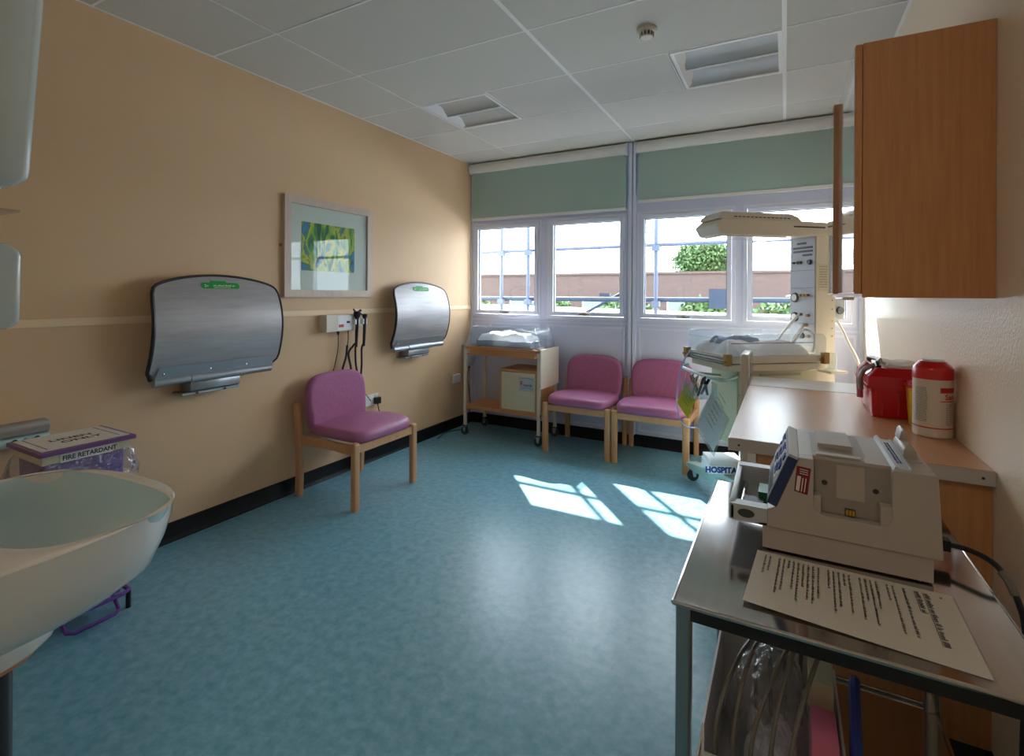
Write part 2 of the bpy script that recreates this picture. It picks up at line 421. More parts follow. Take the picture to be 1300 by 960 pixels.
def window(n, x0, x1):
    b = MB(); f = 0.028
    for (a, c, d, e) in [(x0, x1, WZ0, WZ0+f), (x0, x1, WZ1-f, WZ1), (x0, x0+f, WZ0+f, WZ1-f), (x1-f, x1, WZ0+f, WZ1-f)]:
        b.box((a, YB-0.008, d), (c, YB+0.09, e), 0.004)
    w = struct(b.build('window_%d' % n, M['upvc']))
    b = MB(); s0, s1, t0, t1 = x0+f+0.004, x1-f-0.004, WZ0+f+0.004, WZ1-f-0.004; g = 0.034
    for (a, c, d, e) in [(s0, s1, t0, t0+g), (s0, s1, t1-g, t1), (s0, s0+g, t0+g, t1-g), (s1-g, s1, t0+g, t1-g)]:
        b.box((a, YB-0.018, d), (c, YB+0.05, e), 0.006)
    b.build('sash', M['upvc'], w)
    b = MB()
    for (a, c, d, e) in [(s0+g, s1-g, t0+g, t0+g+.006), (s0+g, s1-g, t1-g-.006, t1-g), (s0+g, s0+g+.006, t0+g, t1-g), (s1-g-.006, s1-g, t0+g, t1-g)]:
        b.box((a, YB+0.006, d), (c, YB+0.03, e))
    b.build('glazing_seal', M['seal'], w)
    b = MB(); b.box((s0+g-.004, YB+0.018, t0+g-.004), (s1-g+.004, YB+0.024, t1-g+.004)); b.build('pane', M['glass'], w, smooth=False)
    mx = (s0+s1)/2
    b = MB(); b.box((mx-0.012, YB-0.03, t0+0.006), (mx+0.012, YB-0.017, t0+0.026), 0.003); b.box((mx-0.055, YB-0.042, t0+0.011), (mx+0.055, YB-0.030, t0+0.023), 0.004)
    b.build('window_handle', M['chrome'], w)
    b = MB(); b.box((mx-0.05, YB-0.024, t1-0.020), (mx+0.05, YB-0.017, t1-0.008), 0.002); b.build('trickle_vent', M['upvc'], w)
    b = MB(); b.box((x0-0.01, YB+0.08, WZ0-0.03), (x1+0.01, YB+0.19, WZ0), 0.004); b.build('outer_sill', M['upvc'], w)
    return w
for i, (a, c) in enumerate(WX): window(i+1, a, c)

# ------------------------------------------------------------------ roller blinds
def blind(x0, x1, zb, label):
    t = thing('roller_blind', label, 'blind', ((x0+x1)/2, YB, 2.66), 0, 'roller blinds over the windows')
    h = (x1-x0)/2
    b = MB(); pr = [(-0.002, 0.02), (-0.075, 0.02), (-0.088, 0.035), (-0.092, 0.07), (-0.084, 0.10), (-0.065, 0.118), (-0.002, 0.118)]
    b.prism(pr, 'x', -h, h); b.build('cassette', M['white'], t)
    b = MB(); b.surf(lambda u, v: (-h+0.012+u*(2*h-0.024), -0.045+0.002*math.sin(u*9), 0.03-v*(0.03+2.66-zb)), 12, 6)
    b.surf(lambda u, v: (-h+0.012+u*(2*h-0.024), -0.0445+0.002*math.sin(u*9), 0.03-v*(0.03+2.66-zb)), 1, 1) if False else None
    b.build('blind_cloth', M['blind'], t)
    b = MB(); b.box((-h+0.012, -0.054, zb-2.66-0.022), (h-0.012, -0.036, zb-2.66+0.004), 0.004); b.build('bottom_bar', M['white'], t)
    for sx in (-1, 1):
        b = MB(); b.prism([(y-0.0, z) for y, z in [(-0.001, 0.01), (-0.08, 0.01), (-0.097, 0.03), (-0.099, 0.08), (-0.088, 0.11), (-0.068, 0.127), (-0.001, 0.127)]], 'x', sx*(h+0.0), sx*(h+0.008))
        b.build('end_bracket', M['upvc'], t)
    b = MB()
    for dx in (0.0, 0.012):
        b.tube([(h-0.002-dx, -0.06, 0.02), (h-0.002-dx, -0.06, 0.06)], 0.002, 6)
    b.build('chain_guide', M['dark'], t)
blind(0.022, 1.722, 2.19, 'green roller blind pulled partly down over the left pair of windows')
blind(1.812, 3.515, 2.243, 'green roller blind pulled partly down behind the overhead warmer on the right')

# ------------------------------------------------------------------ ceiling fittings
def ceiling_light(x0, x1, label):
    y0, y1 = 3.0, 3.6
    t = thing('ceiling_light', label, 'ceiling light', ((x0+x1)/2, 3.3, ZC), 0, 'recessed ceiling lights')
    w, d = (x1-x0)/2-0.012, 0.286
    b = MB()
    for (a, c, e, f) in [(-w, w, -d, -d+0.02), (-w, w, d-0.02, d), (-w, -w+0.02, -d+.02, d-.02), (w-0.02, w, -d+.02, d-.02)]:
        b.box((a, e, -0.004), (c, f, 0.10), 0.002)
    b.box((-w, -d, 0.10), (w, d, 0.112))
    b.build('housing', M['tbar'], t)
    for k, (a0, a1) in enumerate([(-d+0.019, -0.004), (0.004, d-0.019)]):
        b = MB()
        b.surf(lambda u, v: (-w+0.045+u*(2*w-0.064), a0+(a1-a0)*v, 0.006+0.040*math.sin(math.pi*v)**0.8), 2, 14)
        b.build('reflector', M['reflector'], t)
    b = MB(); b.prism([(-0.008, 0.000), (0.008, 0.000), (0.004, 0.02), (-0.004, 0.02)], 'x', -w+0.045, w-0.02); b.build('divider', M['tbar'], t)
    b = MB(); b.raw([(-w+0.02, -d+.02, 0.0), (-w+0.02, d-.02, 0.0), (-w+0.075, d-.02, 0.055), (-w+0.075, -d+.02, 0.055)], [(0,1,2,3)]); b.build('end_plate', M['tbar'], t)
ceiling_light(*LIGHTS[0], 'recessed square ceiling light with twin grey reflectors nearer the tan wall')
ceiling_light(*LIGHTS[1], 'recessed square ceiling light with twin grey reflectors beside the smoke detector')
# added fill lamp, unseen behind the camera, brightens the near side of the room
t = thing('fill_lamp', 'added square fill lamp on the ceiling, unseen behind the camera', 'ceiling light', (2.70, -0.30, ZC))
b = MB()
for (a, c, e, f) in [(-.30, .30, -.30, -.27), (-.30, .30, .27, .30), (-.30, -.27, -.27, .27), (.27, .30, -.27, .27)]: b.box((a, e, -0.03), (c, f, -0.004), 0.003)
b.build('fill_lamp_frame', M['tbar'], t)
mm, nt_, out_ = new_mat('fill_lamp_glow'); em = nt_.nodes.new('ShaderNodeEmission'); em.inputs[0].default_value = (1.0, 0.85, 0.68, 1); em.inputs[1].default_value = 6.0
nt_.links.new(em.outputs[0], out_.inputs[0])
b = MB(); b.box((-.27, -.27, -0.024), (.27, .27, -0.012)); b.build('fill_lamp_panel', mm, t, smooth=False)
t = thing('smoke_detector', 'round white smoke detector on the ceiling tiles', 'smoke detector', (2.361, 2.68, ZC))
b = MB(); b.lathe([(0.0, 0.0), (0.052, 0.0), (0.054, -0.012), (0.046, -0.020), (0.0, -0.020)]); b.build('base', M['cream'], t)
b = MB(); b.lathe([(0.034, -0.019), (0.036, -0.034), (0.030, -0.046), (0.0, -0.05)]); b.build('sensor_head', M['cream'], t)
b = MB()
for k in range(12):
    a = k*math.pi/6; b.box((0.0345, -0.004, -0.042), (0.037, 0.004, -0.024), mtx=Matrix.Rotation(a, 4, 'Z'))
b.build('vent_slots', M['dark'], t)

# ------------------------------------------------------------------ chairs
def cushion(fn_out, cz, th, n=48, k=7, pz=2.4, shape=lambda x, y, z: (x, y, z)):
    """puffy pad: fn_out(angle)->(x,y) outline; th thickness"""
    b = MB(); rings = []
    prof = []
    for i in range(2*k+1):
        a = -math.pi/2 + math.pi*i/(2*k)
        c = abs(math.cos(a))**(2/pz); s_ = math.copysign(abs(math.sin(a))**(2/2.2), math.sin(a))
        prof.append((1-0.09*(1-c) if 0 < i < 2*k else 0.9, s_))
    V = []
    full = [(0.0, -1), (0.35, -1), (0.7, -0.985)] + [(0.86+0.14*abs(math.cos(-math.pi/2+math.pi*i/(2*k)))**0.8, math.sin(-math.pi/2+math.pi*i/(2*k))*(0.95)) for i in range(2*k+1)] + [(0.7, 1.02), (0.35, 1.10), (0.0, 1.12)]
    for sc, zz in full:
        rg = []
        for j in range(n):
            x, y = fn_out(2*math.pi*j/n)
            rg.append(shape(x*sc, y*sc, cz+zz*th/2))
        rings.append(rg)
    b.rings(rings, True, True)
    return b
def sup(w, d, e, e2=None):
    def f(a):
        c, s = math.cos(a), math.sin(a)
        ee = e if s >= 0 else (e2 or e)
        return (w*math.copysign(abs(c)**(2/ee), c), d*math.copysign(abs(s)**(2/ee), s))
    return f
def make_chair(label, cat, loc, rz, group):
    t = thing('reception_chair', label, cat, loc, rz, group)
    W, D = 0.284, 0.262
    # seat: front is -y
    f = sup(0.292, 0.262, 6.5, 5.0)
    def sh(x, y, z):
        dz = -0.018*(y/0.26) * 1.0 if y > 0 else -0.022*(abs(y)/0.26)**3
        kk = 1-0.12*max(0.0, y/0.26)
        return (x*kk, y-0.030, z+dz+0.010*(1-(x/0.29)**2))
    cushion(f, 0.458, 0.080, shape=sh).build('seat', M['purple_s'], t)
    # backrest in (x,z), tilted
    fb = sup(0.270, 0.195, 3.6, 8)
    def shb(x, y, z):   # x across, y up, z depth
        up = 0.62+y; return (x*(1-0.05*(y < 0)*(-y/0.2)), D-0.056+z+0.10*(up-0.43)+0.012*(-(x/0.25)**2), up)
    cushion(fb, 0.0, 0.070, shape=lambda x, y, z: shb(x, y, -z)).build('backrest', M['purple'], t)
    for sx in (-1, 1):
        b = MB(); b.prism(rect_round(sx*W-0.026, -D-0.020, sx*W+0.026, -D+0.020, 0.012, 3), 'z', 0.0, 0.418)
        b.rings([[(sx*W+px*k, -D+py*k, z) for px, py in rect_round(-0.026, -0.020, 0.026, 0.020, 0.012, 3)] for z, k in ((0.418, 1.0), (0.425, 0.93), (0.429, 0.7))])
        b.build('leg', M['beech'], t)
        b = MB()
        rings = []
        for z, dy in [(0, 0), (0.2, -0.006), (0.42, 0.0), (0.52, 0.010), (0.61, 0.022), (0.622, 0.024), (0.63, 0.025)]:
            k = 1.0 if z < 0.615 else (0.8 if z < 0.625 else 0.3)
            rings.append([(sx*W+px*k, D+py*k+dy, z) for px, py in rect_round(-0.021, -0.024, 0.021, 0.024, 0.011, 3)])
        b.rings(rings); b.build('leg', M['beech'], t)
        b = MB(); P = []
        for i in range(9):
            y = -D+0.018+(2*D-0.036)*i/8; P.append((y, 0.345+0.012*math.sin(math.pi*i/8)))
        P += [(D-0.018, 0.412), (-D+0.018, 0.412)]
        b.prism(P, 'x', sx*W-0.011, sx*W+0.011, 0.002, 1); b.build('side_rail', M['beech'], t)
    b = MB(); b.box((-W+0.026, -D-0.010, 0.362), (W-0.026, -D+0.012, 0.412), 0.003); b.build('front_rail', M['beech'], t)
    b = MB(); b.box((-W+0.015, D-0.016, 0.352), (W-0.015, D+0.006, 0.402), 0.003); b.build('rear_rail', M['beech'], t)
    return t
ch = make_chair('purple upholstered chair with beech legs alone against the tan wall', 'chair', (0.345, 2.648, 0), R(90), 'purple beech-legged chairs')
dup(ch, (1.430, 4.352, 0), 0, 'purple chair with beech legs beside the wooden cot trolley under the window')
dup(ch, (2.056, 4.352, 0), 0, 'purple chair with beech legs under the window, next to the infant warmer')

# ------------------------------------------------------------------ folding changing tables on the tan wall
def changer(yc, label):
    t = thing('folding_changing_table', label, 'baby changing table', (0.0004, yc, 0.86), 0, 'folded baby changing tables')
    z0, zt = 0.072, 0.622   # local, relative to 0.86
    HW = 0.372
    def hw(z):
        body = HW + 0.012*(1-z/zt)
        arc = math.sqrt(max(0.0, (zt-z)/0.062))*HW
        if arc < 1e-6: return 0.0
        p = 9
        low = 1.0 - 0.10*max(0, (z0+0.05-z)/0.05)**2
        return low*(body**-p+arc**-p)**(-1/p)
    zs = [z0+(zt-0.075-z0)*i/16 for i in range(17)] + [zt-0.075+0.075*(1-(1-i/14)**2) for i in range(1, 15)]
    def xo(z):
        s_ = (z-z0)/(zt-z0); return 0.070+0.085*math.sin(math.pi*min(1, s_*0.93+0.06))**0.9
    b = MB(); nu = 24; V = []; F = []
    for side in (0, 1):
        for z in zs:
            for i in range(nu+1):
                u = -1+2*i/nu; V.append((xo(z)-side*0.014, u*hw(z), z))
    n = nu+1; K = len(zs)
    for side in (0, 1):
        o = side*n*K
        for k in range(K-1):
            for i in range(nu):
                F.append((o+k*n+i, o+k*n+i+1, o+(k+1)*n+i+1, o+(k+1)*n+i))
    for k in range(K-1):
        for i in (0, nu): F.append((k*n+i, (k+1)*n+i, n*K+(k+1)*n+i, n*K+k*n+i))
    for i in range(nu): F.append((i, i+1, n*K+i+1, n*K+i))
    b.raw(V, F); b.build('table_top', M['board'], t)
    # black edging
    pts = [Vector((xo(z)-0.007, -hw(z)-(0.016 if k_ == 0 else 0.006 if k_ == 1 else 0), z-(0.012 if k_ == 0 else 0))) for k_, z in enumerate(zs)] + [Vector((xo(z)-0.007, hw(z), z)) for z in reversed(zs[:-1])]
    b = MB(); b.tube(pts, 0.0105, 8); b.build('edging', M['edge'], t)
    # flange plate
    b = MB(); b.raw([(xo(z0)+0.006, -0.350, z0-0.02), (xo(z0)+0.006, 0.350, z0-0.02), (xo(z0+.06)+0.004, 0.335, z0+0.055), (xo(z0+.06)+0.004, -0.335, z0+0.055),
        (xo(z0)+0.002, -0.350, z0-0.02), (xo(z0)+0.002, 0.350, z0-0.02), (xo(z0+.06)+0.0005, 0.335, z0+0.055), (xo(z0+.06)+0.0005, -0.335, z0+0.055)],
        [(0,1,2,3),(7,6,5,4),(0,4,5,1),(3,2,6,7),(0,3,7,4),(1,5,6,2)]); b.build('hinge_plate', M['alu'], t)
    b = MB(); b.cyl((0.090, -0.352, 0.046), (0.090, 0.335, 0.046), 0.0225, 18); b.build('hinge_tube', M['alu'], t)
    b = MB(); b.cyl((0.090, -0.165, 0.046), (0.090, 0.15, 0.046), 0.0265, 18); b.build('hinge_sleeve', M['alu'], t)
    b = MB(); b.prism([(0.0, 0.055), (0.0, -0.030), (0.088, -0.030), (0.102, -0.022), (0.102, 0.024), (0.09, 0.030)], 'y', -0.165, 0.125, 0.002, 1)
    b.prism([(0.0, -0.046), (0.100, -0.046), (0.100, -0.031), (0.0, -0.031)], 'y', -0.21, 0.12, 0.002, 1)
    b.build('wall_bracket', M['alu'], t)
    for y in (-0.13, 0.03):
        b = MB(); b.lathe([(0.0, 0.0), (0.007, 0.0), (0.007, 0.003), (0, 0.004)], (0.1005, y, -0.0385), 'x', 10); b.build('bolt', M['dark'], t)
    for y in (-0.31, -0.06, 0.16):
        b = MB(); b.lathe([(0.0, 0.0), (0.006, 0.0), (0.005, 0.003), (0, 0.004)], (xo(z0+.03)+0.0055, y, z0+0.018), 'x', 10); b.build('rivet', M['chrome'], t)
    # green sticker, following the curve of the top
    zc = zt-0.052
    b = MB(); poly = rect_round(-0.115, zc-0.022, 0.115, zc+0.014, 0.017, 4)
    b.raw([(xo(z)+0.0022, y, z) for y, z in poly], [tuple(range(len(poly)))])
    poly = rect_round(-0.06, zc+0.005, 0.04, zc+0.024, 0.008, 3); b.raw([(xo(z)+0.0024, y, z) for y, z in poly], [tuple(range(len(poly)))])
    st = b.build('sticker', M['green'], t, smooth=False)
    b = MB(); rr = random.Random(3)
    mt = frame_mtx((xo(zc-0.01)+0.0042, -0.045, zc-0.008), (0, 1, 0), (xo(zc+0.02)-xo(zc-0.02), 0, 0.04))
    scribble(b, mt, 0.13, 0.010, rnd=rr); scribble(b, mt, 0.10, 0.005, y=-0.010, rnd=rr)
    for k in range(3):
        a = 2.1*k; b.box((-0.045+0.008*math.cos(a), 0.0+0.006*math.sin(a), 0), (-0.037+0.008*math.cos(a), 0.006+0.006*math.sin(a), 0.0004), mtx=mt)
    b.build('sticker_print', M['paper'], st, smooth=False)
changer(1.795, 'folded-up grey baby changing table with green sticker, left of the framed picture')
changer(3.645, 'folded-up grey baby changing table right of the picture, nearer the window')

# ------------------------------------------------------------------ framed picture
t = thing('framed_picture', 'pale wood framed woodland print with wide mount on the tan wall', 'picture', (0, 2.70, 1.356))
Y0, Y1, H = -0.42, 0.405, 0.705
b = MB()
for (a, c, e, f) in [(Y0, Y1, 0, 0.052), (Y0, Y1, H-0.052, H), (Y0, Y0+0.052, 0.052, H-0.052), (Y1-0.052, Y1, 0.052, H-0.052)]:
    b.box((0.001, a, e), (0.030, c, f), 0.004)
b.build('frame', M['frame'], t)
b = MB(); b.box((0.004, Y0+0.05, 0.05), (0.010, Y1-0.05, H-0.05)); b.build('mount', M['mount'], t, smooth=False)
b = MB(); b.box((0.010, -0.270, 0.19), (0.0125, 0.226, 0.536)); b.build('print', M['paint'], t, smooth=False)
b = MB(); b.box((0.018, Y0+0.05, 0.05), (0.0195, Y1-0.05, H-0.05)); b.build('glass_front', M['picglass'], t, smooth=False)
for y in (Y0-0.022, Y1):
    b = MB(); b.box((0.0, y, 0.345), (0.004, y+0.022, 0.365), 0.001); b.lathe([(0, 0.004), (0.006, 0.004), (0.005, 0.008), (0, 0.009)], (0, y+0.011 if y < 0 else y+0.011, 0.355), 'x', 8)
    b.build('mirror_plate', M['brass'], t)

# ------------------------------------------------------------------ otoscope transformer with handsets
t = thing('diagnostic_wall_unit', 'wall transformer with two black coiled-lead handsets above the lone purple chair', 'medical device', (0, 2.70, 1.10))
b = MB(); b.box((0, -0.10, 0.0), (0.075, 0.235, 0.125), 0.008); b.build('housing', M['cream'], t)
b = MB(); b.box((0.0755, 0.0, 0.008), (0.077, 0.15, 0.118)); b.build('front_label', M['white'], t, smooth=False)
b = MB(); b.box((0.077, 0.012, 0.03), (0.0785, 0.06, 0.05), 0.0005)
b.build('red_logo', M['inkr'], t, smooth=False)
b = MB(); b.box((0.076, 0.09, 0.058), (0.083, 0.116, 0.074), 0.002); b.build('switch', M['black'], t)
for y, dz in ((0.175, 0.0), (0.255, -0.01)):
    b = MB(); b.box((0.02, y-0.022, 0.045), (0.105, y+0.022, 0.085), 0.008); cr = b.build('cradle', M['white'], t)
    b = MB(); b.tube([(0.095, y-0.006, -0.13), (0.098, y-0.003, -0.02), (0.098, y, 0.09)], [0.010, 0.014], 10, smooth=3)
    if y < 0.2:
        b.lathe([(0.012, 0.0), (0.024, 0.02), (0.028, 0.045), (0.022, 0.055), (0, 0.058)], (0.098, y, 0.09), 'z', 14)
        b.tube([(0.098, y, 0.12), (0.098, y-0.04, 0.165)], [0.012, 0.005], 8); b.tube([(0.098, y, 0.12), (0.10, y+0.035, 0.155)], [0.014, 0.010], 8)
    else:
        b.lathe([(0.012, 0.0), (0.020, 0.012), (0.020, 0.03), (0, 0.036)], (0.098, y, 0.09), 'z', 14)
        b.tube([(0.098, y, 0.105), (0.098, y-0.04, 0.125)], [0.008, 0.006], 8)
    h = b.build('handset', M['cable'], t)
def coil(p, k=0.004): return p
b = MB()
b.tube([(0.05, 0.13, 0.0), (0.05, 0.13, -0.08), (0.045, 0.125, -0.12)], 0.0035, 6, smooth=3)
b.tube([(0.045, 0.125, -0.115), (0.05, 0.11, -0.20), (0.05, 0.075, -0.30), (0.045, 0.09, -0.36), (0.045, 0.13, -0.35), (0.05, 0.16, -0.30), (0.055, 0.13, -0.18), (0.07, 0.165, -0.12), (0.09, 0.17, -0.10)], 0.008, 8, smooth=5)
b.build('lead', M['cable'], t)
b = MB()
b.tube([(0.05, 0.205, 0.0), (0.05, 0.205, -0.10), (0.05, 0.205, -0.14)], 0.0035, 6, smooth=3)
b.tube([(0.05, 0.205, -0.13), (0.05, 0.21, -0.26), (0.05, 0.235, -0.36), (0.05, 0.262, -0.37), (0.055, 0.268, -0.28), (0.06, 0.262, -0.16), (0.075, 0.26, -0.12), (0.095, 0.25, -0.11)], 0.008, 8, smooth=5)
b.build('lead', M['cable'], t)
b = MB(); b.tube([(0.04, 0.04, 0.0), (0.04, 0.04, -0.03)], [0.012, 0.007], 8); b.tube([(0.04, 0.04, -0.02), (0.038, 0.04, -0.14), (0.02, 0.03, -0.25), (0.012, 0.02, -0.36), (0.012, 0.15, -0.46), (0.012, 0.33, -0.52), (0.014, 0.415, -0.60)], 0.0035, 6, smooth=5)
b.build('power_lead', M['cable'], t)

# ------------------------------------------------------------------ sockets
def socket(y, z, label, x1=0.15, group='wall sockets'):
    t = thing('wall_socket', label, 'socket', (0, y, z), 0, group)
    b = MB(); b.box((0, -x1/2, -0.044), (0.012, x1/2, 0.044), 0.004); b.build('face_plate', M['white'], t)
    for s in ([-1, 1] if x1 > 0.1 else [0]):
        b = MB(); b.box((0.012, s*0.036-0.006, 0.018), (0.017, s*0.036+0.006, 0.034), 0.001); b.build('rocker', M['cream'], t)
    return t
socket(3.13, 0.505, 'white double wall socket behind the lone purple chair')
t = thing('mains_plug', 'black mains plug with short lead and yellow tag in the socket by the lone chair', 'plug', (0.012, 3.175, 0.495))
b = MB(); b.box((0.001, -0.026, -0.026), (0.034, 0.026, 0.026), 0.007); b.build('plug_body', M['black'], t)
b = MB(); b.tube([(0.02, 0, -0.02), (0.026, 0.002, -0.06), (0.022, 0.02, -0.10), (0.012, 0.04, -0.13)], 0.004, 6, smooth=4); b.build('lead', M['cable'], t)
b = MB(); b.box((0.012, 0.02, -0.135), (0.018, 0.055, -0.11), 0.001); b.build('tag', M['tag'], t)
socket(4.36, 0.505, 'blank white socket plate low on the tan wall beside the cot trolley', 0.14)
t = thing('wall_charger_box', 'small grey box with blue top on the wall beside the cot trolley', 'wall box', (0, 4.535, 0.61))
b = MB(); b.prism([(0, 0.0), (0.05, 0.0), (0.085, 0.06), (0.085, 0.22), (0, 0.22)], 'y', -0.06, 0.075, 0.006); b.build('body', M['greyp'], t)
b = MB(); b.box((0, -0.07, 0.221), (0.10, 0.085, 0.236), 0.004); b.build('cap', M['blueb'], t)
b = MB(); b.tube([(0.04, 0.01, 0.012), (0.04, 0.01, -0.02)], [0.014, 0.008], 8)
b.tube([(0.04, 0.01, 0.0), (0.045, -0.03, -0.12), (0.05, 0.0, -0.27), (0.13, -0.10, -0.42), (0.13, -0.16, -0.55), (0.12, -0.22, -0.603), (0.05, -0.40, -0.605), (0.10, -0.62, -0.605)], 0.004, 6, smooth=6); b.build('lead', M['cable'], t)

# ------------------------------------------------------------------ cot trolley in the corner
def castor(t, x, y, r=0.04, m='dark'):
    b = MB(); b.lathe([(r*0.55, -0.012), (r, -0.012), (r, 0.012), (r*0.55, 0.012)], (x, y+0.0, r), 'y', 20)
    b.lathe([(0.0, -0.010), (r*0.56, -0.010), (r*0.56, 0.010), (0, 0.010)], (x, y, r), 'y', 16)
    w = b.build('castor', M['dark'], t)
    b = MB(); b.prism([(x-0.010, r-0.008), (x+0.012, r-0.008), (x+0.022, r*2+0.016), (x-0.022, r*2+0.016)], 'y', y-0.021, y-0.016)
    b.prism([(x-0.010, r-0.008), (x+0.012, r-0.008), (x+0.022, r*2+0.016), (x-0.022, r*2+0.016)], 'y', y+0.016, y+0.021)
    b.box((x-0.022, y-0.021, r*2+0.008), (x+0.022, y+0.021, r*2+0.018)); b.cyl((x, y-0.022, r), (x, y+0.022, r), 0.006, 8)
    b.build('fork', M['chrome'], w)
    return w
t = thing('cot_trolley', 'wooden hospital cot trolley on castors with clear perspex cot, in the far left corner', 'cot', (0.64, 4.36, 0))
CX, CY = 0.40, 0.185
for sx in (-1, 1):
    for sy in (-1, 1):
        castor(t, sx*CX, sy*CY)
        b = MB(); b.box((sx*CX-0.013, sy*CY-0.013, 0.098), (sx*CX+0.013, sy*CY+0.013, 0.86), 0.004); b.build('leg', M['cream'], t)
b = MB(); b.box((-CX-0.02, -CY-0.010, 0.262), (CX+0.014, CY+0.010, 0.290), 0.003); b.build('shelf', M['woodx'], t)
b = MB()
b.box((-0.005, -CY-0.006, 0.290), (0.013, CY, 0.66)); b.box((CX-0.032, -CY-0.006, 0.290), (CX-0.014, CY, 0.66)); b.box((-0.005, -CY-0.006, 0.66), (CX-0.014, CY, 0.68), 0.002)
b.box((0.013, CY-0.01, 0.29), (CX-0.03, CY, 0.66)); b.box((0.013, -CY-0.006, 0.29), (CX-0.03, CY, 0.304))
b.build('cupboard', M['woodx'], t)
b = MB(); b.box((0.016, -CY-0.010, 0.306), (CX-0.034, -CY+0.004, 0.655), 0.002); d = b.build('door', M['cream2'], t)
b = MB(); b.box((0.20, -CY-0.0125, 0.49), (CX-0.045, -CY-0.0105, 0.62)); s_ = b.build('sign', M['greyp'], t, smooth=False)
mt = frame_mtx((0.212, -CY-0.0130, 0.535), (1, 0, 0), (0, 0, 1))
text_mb('F', 0.062, mt, bold=0.001).build('sign_letter', M['inkr'], s_, smooth=False)
mt = frame_mtx((0.240, -CY-0.0130, 0.534), (1, 0, 0), (0, 0, 1))
text_mb('riends', 0.040, mt, bold=0.0005).build('sign_letters', M['inkb'], s_, smooth=False)
b = MB(); b.tube([(0.215, -CY-0.013, 0.60), (0.28, -CY-0.013, 0.612), (0.345, -CY-0.013, 0.60)], 0.0015, 6, smooth=5); b.tube([(0.215, -CY-0.013, 0.512), (0.28, -CY-0.013, 0.522), (0.345, -CY-0.013, 0.512)], 0.0015, 6, smooth=5)
b.build('sign_arc', M['inkt'], s_)
b = MB()
for (a, c, e, f) in [(-CX-0.013, CX+0.013, -CY-0.013, -CY+0.013), (-CX-0.013, CX+0.013, CY-0.013, CY+0.013), (-CX-0.013, -CX+0.013, -CY, CY), (CX-0.013, CX+0.013, -CY, CY)]:
    b.box((a, e, 0.845), (c, f, 0.872), 0.003)
b.box((-CX, -CY, 0.79), (CX-0.05, CY, 0.80)); b.box((-CX+0.05, -CY-0.004, 0.79), (CX-0.05, -CY+0.008, 0.842), 0.002)
b.build('tray_frame', M['woodx'], t)
b = MB(); b.box((CX+0.0155, -CY-0.02, 0.52), (CX+0.028, CY+0.02, 0.878), 0.003); b.build('end_panel', M['cream'], t)
# perspex cot with flared sides
b = MB(); T = 0.004
def ring(hx, hy, z, r=0.03): return [(px, py, z) for px, py in rect_round(-hx, -hy, hx, hy, r, 4)]
outer = [ring(CX+0.010, CY-0.004, 0.880), ring(CX-0.010, CY+0.000, 0.95), ring(CX-0.055, CY+0.004, 1.065)]
inner = [ring(CX-0.059, CY+0.000, 1.065), ring(CX-0.014, CY-0.004, 0.95), ring(CX+0.006, CY-0.008, 0.885)]
b.rings(outer+inner, True, True); b.build('cot_tub', M['perspex'], t)
b = MB(); b.tube([Vector(p) for p in ring(CX-0.057, CY+0.002, 1.066)]+[Vector(ring(CX-0.057, CY+0.002, 1.066)[0])], 0.0035, 6); b.build('tub_rim', M['perspex'], t)
COT = t
t = tag(MB().box((-0.30, -0.15, 0), (0.30, 0.15, 0.05), 0.02, 3).build('cot_mattress', M['matt'], loc=(0.64, 4.36, 0.886)), 'thin blue-grey mattress inside the perspex cot', 'mattress')
def cloth_heap(name, m, x0, y0, x1, y1, z, h, seed, label, cat, group=None, parent=None, layers=None, nx=44, ny=28):
    rr = random.Random(seed); ph = [rr.uniform(0, 6.28) for _ in range(8)]; fr = [rr.uniform(4, 13) for _ in range(8)]
    b = MB(); V = []; F = []
    for j in range(ny+1):
        for i in range(nx+1):
            u, v = i/nx, j/ny
            e = min(1, min(u, 1-u)*12)**0.45*min(1, min(v, 1-v)*10)**0.45
            w = sum(math.sin(fr[k]*u+ph[k])*math.sin(fr[7-k]*v+ph[(k+3) % 8]) for k in range(6))/3.2+0.35*abs(math.sin(fr[0]*2.1*u+fr[1]*1.3*v+ph[2]))
            V.append((x0+(x1-x0)*u+0.012*math.sin(9*v+ph[0])*(1 if 0 < i < nx else 1), y0+(y1-y0)*v+0.008*math.sin(8*u+ph[1]), z+e*(h*0.78+h*0.34*w)))
    nn = len(V)
    V += [(x, y, z) for x, y, _ in V]
    n = nx+1
    for j in range(ny):
        for i in range(nx):
            F.append((j*n+i, j*n+i+1, (j+1)*n+i+1, (j+1)*n+i)); F.append((nn+j*n+i, nn+(j+1)*n+i, nn+(j+1)*n+i+1, nn+j*n+i+1))
    b.raw(V, F)
    o = b.build(name, m, parent, weld=True)
    if label: tag(o, label, cat, group)
    return o
cloth_heap('folded_blanket', M['linen'], 0.37, 4.215, 0.90, 4.50, 0.932, 0.075, 5, 'crumpled white blanket lying in the perspex cot', 'blanket')

